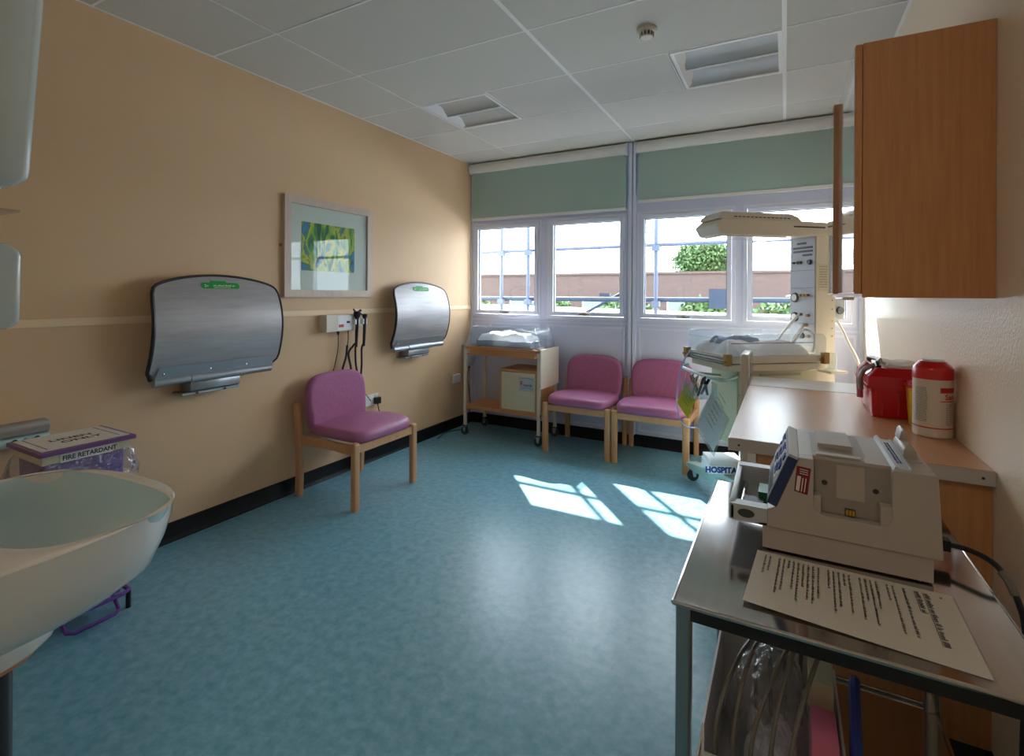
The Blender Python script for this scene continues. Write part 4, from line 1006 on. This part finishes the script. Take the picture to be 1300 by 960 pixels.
# bay
b = MB(); b.box((bay0, 0.027, 0.108), (bay1, 0.030, ztop-0.006)); b.build('bay_back', M['beige_d'], t, smooth=False)
b = MB(); b.box((0.151, 0.0235, 0.145), (0.205, 0.0268, ztop-0.012), 0.002); b.build('bay_flap', M['beige'], t)
for x, z in ((0.128, 0.175), (0.226, 0.172)):
    b = MB(); b.lathe([(0, 0), (0.006, 0), (0.004, -0.003), (0, -0.003)], (x, 0.0268, z), 'y', 12); b.build('bay_screw', M['dark'], t)
b = MB(); b.box((0.168, 0.022, 0.108), (0.188, 0.0268, 0.124)); c_ = b.build('contact_block', M['dark'], t, smooth=False)
b = MB()
for k in range(3): b.box((0.170+0.006*k, 0.0212, 0.110), (0.1745+0.006*k, 0.0222, 0.122))
b.build('contacts', M['gold'], c_, smooth=False)
for x0_, x1_ in ((0.106, 0.120), (0.232, 0.252)):
    b = MB(); b.box((x0_, 0.004, 0.107), (x1_, 0.0265, 0.150), 0.005); b.build('bay_lug', M['beige'], t)
# top battery door recess
b = MB(); b.box((0.104, 0.075, ztop-0.0025), (0.212, 0.268, ztop+0.0005)); b.box((0.104, 0.015+0.02, ztop-0.0025), (0.206, 0.068, ztop+0.001), 0.0005, 1); b.build('top_recess', M['beige_d'], t, smooth=False)
b = MB(); b.box((0.118, 0.12, ztop+0.0005), (0.19, 0.262, ztop+0.010), 0.003); b.build('paper_door', M['beige'], t)
b = MB(); b.box((0.112, 0.041, ztop+0.001), (0.200, 0.062, ztop+0.004), 0.001); b.build('paper_door', M['beige'], t)
b = MB(); b.prism([(0.253, ztop-0.001), (0.257, ztop+0.009), (0.263, ztop+0.009), (0.264, ztop-0.001)], 'y', 0.002, DW); b.build('divider_ridge', M['greyp'], t)
b = MB(); b.box((0.265, 0.004, ztop-0.001), (0.283, DW-0.021, ztop+0.004), 0.001); b.prism([(0.283, ztop-0.001), (0.284, ztop+0.007), (0.287, ztop+0.007), (0.288, ztop-0.001)], 'y', 0.004, DW-0.021)
ps = b.build('label_strip', M['greyp'], t)
b = MB(); rr = random.Random(8)
for k in range(2): scribble(b, frame_mtx((0.271+0.006*k, 0.05, ztop+0.0041), (0, 1, 0), (-1, 0, 0)), 0.18, 0.004, rnd=rr)
b.build('strip_print', M['inkb'], ps, smooth=False)
# handle on the right end
b = MB()
b.box((0.289, 0.085, ztop), (0.318, 0.25, ztop+0.003), 0.001, 1)
b.prism([(0.285, ztop+0.001), (0.287, ztop+0.024), (0.292, ztop+0.030), (0.307, ztop+0.030), (0.312, ztop+0.022), (0.314, ztop+0.001)], 'y', 0.10, 0.22, 0.004)
b.prism([(0.289, ztop+0.028), (0.294, ztop+0.050), (0.299, ztop+0.056), (0.304, ztop+0.050), (0.309, ztop+0.028)], 'y', 0.17, 0.225, 0.003)
b.build('carry_handle', M['beige'], t)
# nose tray on the left
b = MB()
b.box((-0.070, 0.0, 0.058), (0.0095, 0.034, 0.098), 0.004)
b.box((-0.070, 0.252, 0.058), (0.0095, DW, 0.118), 0.004)
b.prism([(0.0, 0.058), (DW, 0.058), (DW, 0.118), (0.034, 0.101), (0.0, 0.097)], 'x', -0.075, -0.060, 0.004)
b.box((-0.062, 0.030, 0.058), (0.0095, 0.256, 0.064))
b.build('front_tray', M['greyp'], t)
b = MB(); b.lathe([(0, 0), (0.019, 0), (0.018, -0.002), (0, -0.002)], (0, 0, 0), 'y', 20); bmesh.ops.transform(b.bm, matrix=Matrix.Translation((-0.036, -0.0005, 0.079)) @ Matrix.Diagonal((1, 1, 0.55, 1)), verts=b.bm.verts); b.build('badge', M['dark'], t)
b = MB(); b.box((-0.045, 0.05, 0.064), (0.0, 0.10, 0.088), 0.003); b.build('printer_head', M['black'], t)
b = MB(); b.box((-0.014, 0.11, 0.064), (0.009, 0.18, 0.098), 0.002); b.build('circuit_strip', M['greenp'], t)
b = MB(); b.cyl((-0.05, 0.045, 0.078), (-0.05, 0.22, 0.078), 0.007, 10); b.build('roller', M['chrome'], t)
# keypad: slanted slab on cheek
sl = Vector((0.047, 0, 0.124)).normalized(); nrm = Vector((-sl.z, 0, sl.x))
km = frame_mtx((0.0, -0.003, 0.108), (0, 1, 0), tuple(sl))      # x: depth, y: up the slope, z: into? 
Lk = 0.126
b = MB(); 
def kp(u, v, w): # u depth, v up slope, w outwards
    return tuple(Vector((0.0285, -0.003, 0.1085)) + Vector((0, u, 0)) + sl*v + nrm*w)
def kbox(b, u0, u1, v0, v1, w0, w1):
    P = [kp(u, v, w) for w in (w0, w1) for v in (v0, v1) for u in (u0, u1)]
    b.raw(P, [(0,1,3,2),(4,6,7,5),(0,4,5,1),(2,3,7,6),(0,2,6,4),(1,5,7,3)])
kbox(b, 0.0, DW+0.004, 0.0, Lk, 0.0006, 0.021); kd = b.build('keypad', M['navy'], t, smooth=False)
b = MB(); kbox(b, 0.010, DW-0.006, 0.006, Lk-0.004, 0.021, 0.0222); b.build('keypad_face', M['greyp'], kd, smooth=False)
b = MB(); kbox(b, -0.001, DW+0.005, Lk, Lk+0.006, 0.0006, 0.021); b.build('keypad_cap', M['greyp'], kd, smooth=False)
for i in range(3):
    for j in range(7):
        b = MB(); kbox(b, 0.03+0.033*j, 0.052+0.033*j, 0.052+0.025*i, 0.066+0.025*i, 0.0222, 0.0255); b.build('key', M['inkb'] if (i+j) % 3 else M['white'], kd, smooth=False)
b = MB(); kbox(b, 0.03, 0.20, 0.012, 0.038, 0.0222, 0.0230); b.build('display_window', M['dark'], kd, smooth=False)
# maroon sticker on the cheek
b = MB(); b.raw([(0.071, -0.0006, 0.213), (0.100, -0.0006, 0.210), (0.093, -0.0006, 0.148), (0.066, -0.0006, 0.153)], [(0,1,2,3)]); ms = b.build('sticker', M['maroon'], t, smooth=False)
b = MB()
b.raw([(0.0725, -0.001, 0.190), (0.080, -0.001, 0.189), (0.076, -0.001, 0.154), (0.069, -0.001, 0.156)], [(0,1,2,3)])
for k in range(3): b.raw([(0.077, -0.001, 0.207-0.005*k), (0.094, -0.001, 0.205-0.005*k), (0.094, -0.001, 0.2035-0.005*k), (0.077, -0.001, 0.2055-0.005*k)], [(0,1,2,3)])
for k in range(2): b.raw([(0.083+0.006*k, -0.001, 0.186), (0.085+0.006*k, -0.001, 0.186), (0.0815+0.006*k, -0.001, 0.154), (0.0795+0.006*k, -0.001, 0.154)], [(0,1,2,3)])
b.build('sticker_print', M['paper'], ms, smooth=False)
# power plug and cable
t2 = thing('power_cable', 'black power cable with grey collar plugged into the beige machine', 'cable', (3.300, 1.50, ZT+0.04))
b = MB(); b.box((0.006, -0.012, -0.012), (0.046, 0.012, 0.012), 0.004); b.build('connector', M['black'], t2)
b = MB(); b.tube([(0.040, 0, 0), (0.075, -0.02, 0.004), (0.105, -0.05, 0.000), (0.122, -0.075, -0.02), (0.135, -0.10, -0.06), (0.140, -0.115, -0.12), (0.136, -0.12, -0.30), (0.13, -0.11, -0.60), (0.12, -0.05, -0.80)], 0.0058, 8, smooth=6); b.build('lead', M['cable'], t2)
b = MB(); b.tube([(0.116, -0.066, -0.012), (0.124, -0.078, -0.023), (0.131, -0.092, -0.045)], 0.0075, 8, smooth=3); b.build('collar', M['cableg'], t2)
# printed sheet
t = thing('instruction_sheet', 'printed instruction sheet in front of the beige machine on the steel trolley', 'paper', (0, 0, 0))
zz = ZT+0.0012
P = [(2.940, 1.100), (3.306, 1.070), (3.312, 1.330), (2.956, 1.345)]
def pp(u, v, h=0.0):   # u along x, v along y
    a = Vector((*P[0], 0)).lerp(Vector((*P[1], 0)), u); c_ = Vector((*P[3], 0)).lerp(Vector((*P[2], 0)), u); q = a.lerp(c_, v)
    return (q.x, q.y, zz+h+0.006*(1-u)**2*(1-v)**2)
b = MB(); b.surf(lambda u, v: pp(u, v), 10, 6); sh = b.build('sheet', M['paper'], t)
b = MB(); b.surf(lambda u, v: pp(-0.012+1.024*u, -0.02+1.04*v, 0.0012), 10, 6); b.build('plastic_pocket', clear('sheet_pocket', (0.96, 0.96, 0.95, 1), 0.06, 0.25), t)
b = MB(); rr = random.Random(12)
def pline(u, v0, v1, h):   # line runs from far (v0) to near (v1); letters stand towards +x
    v = v0
    while v > v1:
        n = rr.randint(2, 8)
        for i in range(n):
            if v < v1: break
            hh = h*rr.choice((0.62, 0.62, 0.8, 1.0)); w_ = 0.0048*h/0.011
            b.raw([pp(u, v, 0.0006), pp(u, v-w_, 0.0006), pp(u+hh, v-w_, 0.0006), pp(u+hh, v, 0.0006)], [(0,1,2,3)]); v -= w_*1.5
        v -= 0.006*h/0.011*1.2
pline(0.935, 0.93, 0.90, 0.016)
for u, v0, v1, h in [(0.865, 0.93, 0.22, 0.026), (0.825, 0.93, 0.62, 0.026), (0.765, 0.93, 0.25, 0.017)]: pline(u, v0, v1, h)
ul = [(0.862, 0.93, 0.22), (0.822, 0.93, 0.62)]
for u, v0, v1 in ul: b.raw([pp(u-0.003, v0, .0006), pp(u-0.003, v1, .0006), pp(u, v1, .0006), pp(u, v0, .0006)], [(0,1,2,3)])
lens = [0.95, 0.35, 0, 0.6, 0.95, 0.5, 0.9, 0, 0.85, 0.3, 0.8, 0.95, 0.45, 0, 0.75, 0.9, 0.85, 0.6, 0.95, 0.7, 0.2, 0.8, 0.9, 0, 0.4, 0.5]
for k, L in enumerate(lens):
    if L: pline(0.715-0.0265*k, 0.93, 0.93-0.72*L, 0.0135)
b.build('print', M['ink'], sh, smooth=False)

# ------------------------------------------------------------------ clutter on the lower shelf of the trolley
def bag(name, label, loc, rx, ry, rz_, seed, m, cat='bag'):
    rr = random.Random(seed); ph = [rr.uniform(0, 6.28) for _ in range(6)]
    b = MB(); rings = []
    for j in range(1, 14):
        a = math.pi*j/14; rg = []
        for i in range(28):
            th = 2*math.pi*i/28
            k = 1+0.10*math.sin(5*th+ph[0]+3*a)+0.07*math.sin(9*th+ph[1]-4*a)+0.05*math.sin(13*th+ph[2]+6*a)
            rg.append((rx*k*math.sin(a)*math.cos(th), ry*k*math.sin(a)*math.sin(th), max(0.0, rz_*(1-math.cos(a)*1.0))*1.0))
        rings.append(rg)
    b.rings(rings); o = b.build(name, m, loc=loc); return tag(o, label, cat)
t = thing('storage_box', 'white open storage box on the lower trolley shelf', 'box', (2.965, 1.30, 0.2535))
b = MB()
for (a, c) in [((-0.10, -0.20, 0.0), (0.16, 0.20, 0.005)), ((-0.10, -0.20, 0.005), (-0.095, 0.20, 0.26)), ((0.155, -0.20, 0.005), (0.16, 0.20, 0.20)), ((-0.095, -0.20, 0.005), (0.155, -0.195, 0.20)), ((-0.095, 0.195, 0.005), (0.155, 0.20, 0.26))]: b.box(a, c)
b.build('walls', M['white'], t, smooth=False)
bag('polythene_bag', 'crumpled clear polythene bag in the white box under the trolley', (2.985, 1.30, 0.262), 0.084, 0.135, 0.155, 5, M['bagclear'])
cloth_heap('wrapped_dressings', M['linen'], 2.945, 1.23, 3.03, 1.37, 0.33, 0.06, 41, 'white wrapped dressings inside the polythene bag', 'dressings')
for k in range(5):
    b = MB(); rr = random.Random(50+k); x = 2.93+0.034*k; 
    dx = 0.03*rr.random(); hh = 0.015*k+0.02*rr.random()
    b.tube([(x-0.04, 1.118, 0.30), (x-0.04, 1.122, 0.50), (x-0.02+dx, 1.19, 0.60+hh), (x+0.02+dx, 1.30, 0.615+hh), (x+0.05, 1.41, 0.59+hh), (x+0.02, 1.478, 0.49), (x+0.02, 1.482, 0.30)], 0.0045, 7, smooth=7)
    tag(b.build('looped_cable', M['cableg']), 'grey cable looped over the box on the lower trolley shelf', 'cable', 'looped cables under the trolley')
b = MB(); b.tube([(3.145, 1.14, 0.256), (3.14, 1.16, 0.42), (3.14, 1.24, 0.57), (3.15, 1.33, 0.53), (3.155, 1.38, 0.256)], 0.010, 8, smooth=6)
tag(b.build('blue_tube', M['inkb']), 'blue tube standing among the cables under the trolley', 'tube')
for (x, y, w_, d_, z1, m, lb) in ((3.085, 1.20, 0.045, 0.10, 0.52, 'pink', 'pink packet standing in the box on the lower trolley shelf'), (3.085, 1.34, 0.045, 0.11, 0.55, 'cream2', 'cream packet standing in the box on the lower trolley shelf')):
    tag(MB().box((x-w_/2, y-d_/2, 0.2588), (x+w_/2, y+d_/2, z1), 0.004).build('dressing_packet', M[m]), lb, 'packet')

# ------------------------------------------------------------------ wash basin
t = thing('wash_basin', 'white ceramic wash basin with semi pedestal in the left foreground', 'basin', (1.372, 0.33, 0))
def bas(z, sx, sy, n=56, back=0.0, ex=3.0):
    rg = []
    for i in range(n):
        a = 2*math.pi*i/n; c_, s_ = math.cos(a), math.sin(a)
        x = 0.335*sx*math.copysign(abs(c_)**(2/ex), c_)
        if s_ >= 0: y = 0.455*sy*abs(s_)**(2/ex)
        else: y = -0.0
        rg.append((x*(1+0.03*(y/0.455)), y*(1+0.05*x/0.325)+0.001, z))
    return rg
b = MB()
outer = [bas(0.603, 0.42, 0.58), bas(0.618, 0.56, 0.67), bas(0.655, 0.75, 0.80), bas(0.70, 0.90, 0.91), bas(0.76, 0.955, 0.96), bas(0.81, 0.985, 0.988), bas(0.840, 0.995, 0.995), bas(0.848, 1.0, 1.0), bas(0.853, 0.99, 0.992)]
def inn(z, s, n=56):
    rg = []
    for i in range(n):
        a = 2*math.pi*i/n; c_, s_ = math.cos(a), math.sin(a); ex = 3.0
        x = 0.308*s*math.copysign(abs(c_)**(2/ex), c_); y = 0.25+0.178*s*math.copysign(abs(s_)**(2/ex), s_)
        rg.append((x*(1+0.03*(y/0.455)), y*(1+0.05*x/0.325), z))
    return rg
b.rings(outer+[inn(0.853, 1.0), inn(0.849, 0.975)], True, False); b.build('basin_body', M['ceramic'], t)
b = MB(); b.rings([inn(0.8492, 0.976), inn(0.83, 0.955), inn(0.79, 0.90), inn(0.745, 0.78), inn(0.715, 0.55), inn(0.705, 0.25), inn(0.703, 0.07)], False, True); bo = b.build('bowl', M['bowl'], t)
b = MB(); b.lathe([(0.0, 0.7035), (0.021, 0.7035), (0.023, 0.706), (0.018, 0.708), (0, 0.706)], (0, 0.25, 0), 'z', 18); b.build('waste_outlet', M['chrome'], t)
b = MB()
b.rings([[(0.105*s*math.copysign(abs(math.cos(a))**0.8, math.cos(a)), max(0.001, 0.235*s*math.copysign(abs(math.sin(a))**0.8, math.sin(a))), z) for a in [2*math.pi*i/40 for i in range(40)]] for z, s in ((0.530, 0.98), (0.545, 1.06), (0.58, 1.10), (0.63, 1.15))]); b.build('semi_pedestal', M['ceramic'], t)
b = MB(); b.rings([[(0.105*s*math.copysign(abs(math.cos(a))**0.8, math.cos(a)), max(0.001, 0.235*s*math.copysign(abs(math.sin(a))**0.8, math.sin(a))), z) for a in [2*math.pi*i/40 for i in range(40)]] for z, s in ((0.515, 0.90), (0.5305, 0.97))]); b.build('sealant', M['orange'], t)
b = MB(); b.cyl((-0.03, 0.16, 0.0), (-0.03, 0.16, 0.516), 0.024, 16); b.build('waste_pipe', M['dark'], t)
b = MB(); b.tube([(-0.06, 0.05, 0.85), (-0.06, 0.05, 0.93), (-0.06, 0.10, 0.96), (-0.06, 0.16, 0.945)], 0.012, 10, smooth=4); b.tube([(-0.06, 0.05, 0.93), (-0.06, 0.12, 0.985)], 0.006, 8); b.build('tap', M['chrome'], t)
# dispensers
t = thing('towel_dispenser', 'large white paper towel dispenser above the basin, top left', 'dispenser', (1.46, 0.33, 1.61))
b = MB(); pr = [(0.001, 0.0), (0.105, 0.0), (0.128, 0.012), (0.150, 0.40), (0.148, 0.46), (0.11, 0.49), (0.001, 0.50)]
b.prism(pr, 'x', -0.155, 0.15, 0.018, 3); b.build('cover', M['disp'], t)
b = MB(); b.box((-0.11, 0.02, -0.006), (0.10, 0.095, -0.0005), 0.002); b.build('towel_slot', M['white'], t)
t = thing('soap_dispenser', 'white soap dispenser on the wall below the towel dispenser', 'dispenser', (1.445, 0.33, 1.305))
b = MB(); b.prism([(0.001, 0.0), (0.125, 0.0), (0.147, 0.012), (0.149, 0.17), (0.13, 0.19), (0.001, 0.195)], 'x', -0.055, 0.055, 0.012, 3); b.build('body', M['disp'], t)
b = MB(); b.box((-0.02, 0.05, 0.195), (0.02, 0.105, 0.225), 0.006); b.build('refill_neck', M['white'], t)
b = MB(); b.tube([(0.0, 0.11, -0.0005), (0.0, 0.118, -0.02)], [0.010, 0.006], 10); b.build('nozzle', M['white'], t)
t = tag(MB().box((1.36, 0.3305, 1.566), (1.50, 0.474, 1.571), 0.002).build('glass_shelf', M['perspex']), 'thin clear shelf between the two dispensers', 'shelf')

# ------------------------------------------------------------------ wall trunking
t = thing('wall_trunking', 'grey metal trunking rail low on the tan wall behind the purple bin', 'wall rail', (0, 0.335, 0.70))
b = MB(); b.prism([(0.0005, 0.046), (0.040, 0.046), (0.052, 0.055), (0.055, 0.075), (0.048, 0.098), (0.0005, 0.104)], 'y', 0, 0.70, 0.002, 1); b.build('upper_rail', M['beige_d'], t)
b = MB(); b.prism([(0.0005, 0.0), (0.050, 0.004), (0.052, 0.036), (0.036, 0.045), (0.0005, 0.045)], 'y', 0, 0.70, 0.002, 1); b.build('lower_rail', M['tealgrey'], t)
for k, (y, m) in enumerate(((0.58, 'inkt'), (0.62, 'greyp'), (0.655, 'black'))):
    b = MB(); b.lathe([(0, 0), (0.012, 0), (0.010, 0.010), (0, 0.012)], (0.0525, y, 0.026), 'x', 12); b.build('socket_outlet', M[m], t)

# ------------------------------------------------------------------ linen bin
t = thing('linen_bin', 'purple pedal linen bin with clear liner by the tan wall', 'bin', (0.33, 1.015, 0))
b = MB(); b.rings([[(x, y, z) for x, y in rect_round(-0.125*s, -0.14*s, 0.125*s, 0.14*s, 0.02, 3)] for z, s in ((0.10, 0.93), (0.105, 0.95), (0.70, 1.0))], True, True); b.build('body', M['bin'], t)
b = MB(); b.box((-0.155, -0.165, 0.742), (0.16, 0.165, 0.758), 0.005); lid = b.build('lid', M['bin_l'], t)
b = MB(); b.box((-0.145, -0.150, 0.7585), (0.135, 0.150, 0.7600)); lp = b.build('lid_label', M['paper'], lid, smooth=False)
b = MB()
for y in (-0.125, 0.12): b.box((-0.13, y, 0.7602), (0.11, y+0.003, 0.7606))
b.build('label_rule', M['ink'], lp, smooth=False)
# words read from the front (viewer at +x): right = +y, up = -x
text_mb('LINEN', 0.046, frame_mtx((-0.005, -0.075, 0.7603), (0, 1, 0), (-1, 0, 0)), bold=0.0006, sx=1.15).build('label_words', M['ink'], lp, smooth=False)
text_mb('ONLY', 0.046, frame_mtx((0.050, -0.055, 0.7603), (0, 1, 0), (-1, 0, 0)), bold=0.0006, sx=1.15).build('label_words', M['ink'], lp, smooth=False)
b = MB(); b.box((-0.135, -0.150, 0.705), (0.140, 0.150, 0.7415), 0.004); b.build('rim_frame', M['cream2'], t)
b = MB(); b.box((0.1405, -0.095, 0.703), (0.1420, 0.085, 0.737)); fl = b.build('front_label', M['paper'], t, smooth=False)
text_mb('FIRE RETARDANT', 0.0255, frame_mtx((0.1421, -0.088, 0.711), (0, 1, 0), (0, 0, 1)), bold=0.0007, sx=0.93).build('label_words', M['inkt'], fl, smooth=False)
b = MB(); rr = random.Random(77); rings = []
for k, (z, s) in enumerate(((0.712, 1.10), (0.69, 1.18), (0.66, 1.24), (0.625, 1.28), (0.592, 1.22))):
    rg = []
    base = rect_round(-0.125*s, -0.14*s, 0.125*s, 0.14*s, 0.03, 8)
    for i, (x, y) in enumerate(base):
        q = 1+0.045*math.sin(i*1.7+k)*(k/3)+0.03*math.sin(i*2.9+2*k)*(k/3); rg.append((x*q, y*q, z+0.010*math.sin(i*1.3)*(k/4)))
    rings.append(rg)
b.rings(rings, False, False); b.build('liner', M['bagclear'], t, sharp=80)
b = MB(); b.tube([(-0.12, -0.15, 0.075), (0.13, -0.13, 0.075), (0.155, -0.10, 0.075), (0.155, 0.12, 0.075), (0.14, 0.15, 0.075), (-0.12, 0.16, 0.075)], 0.009, 8); b.build('base_frame', M['bin'], t)
b = MB(); b.box((-0.11, -0.12, 0.072), (0.12, 0.125, 0.10), 0.004); b.build('base_plate', M['bin'], t)
for x, y in ((-0.11, -0.145), (0.02, -0.125), (0.145, 0.145), (-0.11, 0.15)):
    b = MB(); b.cyl((x, y, 0), (x, y, 0.07), 0.010, 10); b.build('foot', M['black'], t)
b = MB(); b.tube([(0.10, -0.09, 0.08), (0.19, -0.09, 0.035), (0.205, -0.07, 0.03), (0.205, 0.07, 0.03), (0.19, 0.09, 0.035), (0.10, 0.10, 0.08)], 0.0075, 8); b.build('pedal', M['bin'], t)

# ------------------------------------------------------------------ outside
b = MB(); b.box((-40, YB+0.14, -0.12), (40, 70, -0.02)); o = struct(b.build('ground', M['concrete'], smooth=False))
t = thing('brick_building', 'long low red brick building opposite the windows', 'building', (-2, 18, -0.02))
b = MB(); b.box((-14, 0, 0), (12, 6, 2.12)); b.build('wall', M['brick'], t, smooth=False)
b = MB(); b.box((-14.05, -0.05, 2.12), (12.05, 6.05, 2.20), 0.01); b.build('coping', M['brick'], t)
for k in range(7):
    x = -11+3.1*k
    b = MB(); b.box((x, -0.03, 0.55), (x+1.3, -0.001, 1.25)); w = b.build('window', M['upvc'], t, smooth=False)
    b = MB(); b.box((x+0.06, -0.04, 0.6), (x+1.24, -0.0305, 1.2)); b.build('pane', M['seal'], w, smooth=False)
def foliage(t, name, c, r, n, seed, leaf=0.09):
    rr = random.Random(seed); b = MB()
    for _ in range(n):
        while True:
            p = Vector((rr.uniform(-1, 1), rr.uniform(-1, 1), rr.uniform(-1, 1)))
            if 0.25 < p.length < 1: break
        p *= (0.75+0.25*rr.random())
        q = Vector((c[0]+p.x*r[0], c[1]+p.y*r[1], c[2]+p.z*r[2]))
        a = Vector((rr.uniform(-1, 1), rr.uniform(-1, 1), rr.uniform(-1, 1))).normalized()*leaf; d_ = a.cross(Vector((rr.uniform(-1, 1), rr.uniform(-1, 1), rr.uniform(-1, 1)))).normalized()*leaf*0.6
        b.raw([q-a, q+d_, q+a, q-d_], [(0,1,2,3)])
    return b.build(name, M['leaf'], t, smooth=False)
def tree(x, y, z, r, h, label, seed, n=5000, leaf=0.10):
    t = thing('leafy_tree', label, 'tree', (x, y, -0.02))
    foliage(t, 'crown', (0, 0, z), r, n, seed, leaf)
    b = MB(); b.tube([(0, 0, 0), (0.05, 0, z*0.5), (0, 0, z)], [0.14, 0.06], 8, smooth=3)
    for k in range(5):
        a = k*1.3; b.tube([(0, 0, z*0.6), (r[0]*0.5*math.cos(a), r[1]*0.5*math.sin(a), z+0.25*r[2])], [0.05, 0.02], 6)
    b.build('trunk', M['bark'], t)
tree(-0.55, 26.5, 3.1, (1.6, 1.3, 1.05), 3.2, 'round leafy tree showing above the brick building', 3)
def hedge(x, y, sx, sz, label, seed):
    t = thing('garden_shrub', label, 'shrub', (x, y, -0.02), 0, 'shrubs below the brick building')
    foliage(t, 'foliage', (0, 0, sz*0.5), (sx, 0.5, sz*0.55), 1500, seed, 0.09)
    b = MB(); b.tube([(0, 0, 0), (0, 0, sz*0.7)], 0.04, 6); b.build('stem', M['bark'], t)
for k, (x, sx, sz, lb) in enumerate([(-3.2, 1.0, 1.30, 'green shrub outside, seen through the second window'), (-0.9, 1.05, 1.40, 'green shrub outside, left side of the third window'), (1.1, 0.85, 1.35, 'green shrub outside, right side of the third window'), (3.3, 1.2, 1.42, 'green shrub outside, seen through the window behind the warmer'), (-5.8, 0.9, 1.2, 'green shrub outside, seen through the leftmost window')]): hedge(x, 14.0, sx, sz, lb, 60+k)
t = thing('flat_roof', 'low white membrane roof just outside below the window sills', 'roof', (0, 0, -0.02))
b = MB()
V = [(-9+18*u, 6.6+4.4*v, 1.06+0.05*math.sin(math.pi*u*2.2)+0.03*v) for v in (0, 1) for u in [i/24 for i in range(25)]]
b.raw(V+[(x, y, z-0.12) for x, y, z in V], [(i, i+1, 26+i, 25+i) for i in range(24)]+[(50+i, 75+i, 76+i, 51+i) for i in range(24)]+[(i, 50+i, 51+i, i+1) for i in range(24)]+[(25+i, 26+i, 76+i, 75+i) for i in range(24)]); b.build('membrane', M['membrane'], t)
b = MB(); b.box((-8.8, 6.8, 0), (8.8, 10.8, 0.93)); b.build('wall', M['concrete'], t, smooth=False)
# scaffold
SY = 5.55
sc_ = thing('scaffold', 'scaffolding of grey tubes standing just outside the windows', 'scaffolding', (0, SY, -0.02))
for x in (-0.138, 0.235, 0.50, 1.78, 3.55):
    b = MB(); b.cyl((x, 0, 0.006), (x, 0, 5.0), 0.021, 12); up = b.build('upright', M['galv'], sc_)
    for z in (1.31, 1.91): b = MB(); b.box((x-0.04, -0.035, z-0.03), (x+0.04, 0.035, z+0.03), 0.008); b.build('coupler', M['galv'], up)
    b = MB(); b.box((x-0.07, -0.07, 0), (x+0.07, 0.07, 0.006)); b.build('base_plate', M['galv'], up, smooth=False)
b = MB(); b.tube([(-2, 0.045, 1.935), (5.5, 0.045, 1.965)], 0.021, 12); b.build('rail', M['galv'], sc_)
b = MB(); b.tube([(-2, 0.045, 1.34), (5.5, 0.045, 1.37)], 0.026, 12); b.build('rail', M['nextwall'], sc_)
b = MB(); b.tube([(-2, 0.045, 2.77), (5.5, 0.045, 2.79)], 0.021, 12); b.build('rail', M['galv'], sc_)
b = MB(); b.box((-2, 0.20, 1.32), (1.45, 0.42, 1.358), 0.004); b.build('board', M['plank'], sc_)
b = MB(); b.tube([(0.72, 0.12, 1.07), (1.4, 0.12, 1.44)], 0.018, 10); b.build('brace', M['nextwall'], sc_)
b = MB(); b.box((2.32, 0.0, 1.27), (2.52, 0.017, 1.47), 0.006); b.build('junction_box', M['nextwall'], sc_)
b = MB(); b.box((1.10, 0.14, 1.35), (1.22, 0.20, 1.42), 0.01); b.build('clamp', M['nextwall'], sc_)

# ------------------------------------------------------------------ light
w = bpy.data.worlds.new('sky'); scene.world = w; w.use_nodes = True
nt = w.node_tree; nt.nodes.clear()
bg = nt.nodes.new('ShaderNodeBackground'); wo = nt.nodes.new('ShaderNodeOutputWorld')
bg.inputs[0].default_value = (0.82, 0.915, 1.0, 1); bg.inputs[1].default_value = 9.5
nt.links.new(bg.outputs[0], wo.inputs[0])
sd = bpy.data.lights.new('sun', 'SUN'); sd.energy = 24.0; sd.angle = R(0.6); sd.color = (1.0, 0.95, 0.87)
so = bpy.data.objects.new('sun', sd); COL.objects.link(so)
so.rotation_euler = Vector((0.65, -0.76, -0.913)).to_track_quat('-Z', 'Y').to_euler()
for i, (a, c) in enumerate(WX):
    ld = bpy.data.lights.new('window_portal', 'AREA'); ld.shape = 'RECTANGLE'; ld.size = c-a; ld.size_y = WZ1-WZ0
    ld.cycles.is_portal = True
    lo = bpy.data.objects.new('window_portal', ld); COL.objects.link(lo); lo.location = ((a+c)/2, YB+0.10, (WZ0+WZ1)/2)
    lo.rotation_euler = (R(-90), 0, 0)

# ------------------------------------------------------------------ camera
F, YAW, ROLL, V0 = 642.27, R(28.38), R(0.35), 372.77
cd = bpy.data.cameras.new('camera'); cam = bpy.data.objects.new('camera', cd); COL.objects.link(cam)
cd.sensor_fit = 'HORIZONTAL'; cd.sensor_width = 36; cd.lens = F/1300*36; cd.shift_y = -(480-V0)/1300; cd.clip_start = 0.02
cam.matrix_world = Matrix.Translation((3.0114, 0, 1.3905)) @ Matrix.Rotation(YAW, 4, 'Z') @ Matrix.Rotation(R(90), 4, 'X') @ Matrix.Rotation(ROLL, 4, 'Z')
scene.camera = cam
vs = scene.view_settings; vs.view_transform = 'Standard'; vs.look = 'None'; vs.gamma = 1; vs.use_curve_mapping = False; vs.exposure = 0.28
scene.cycles.max_bounces = 12; scene.cycles.diffuse_bounces = 6; scene.cycles.transparent_max_bounces = 24
scene.cycles.sample_clamp_indirect = 8
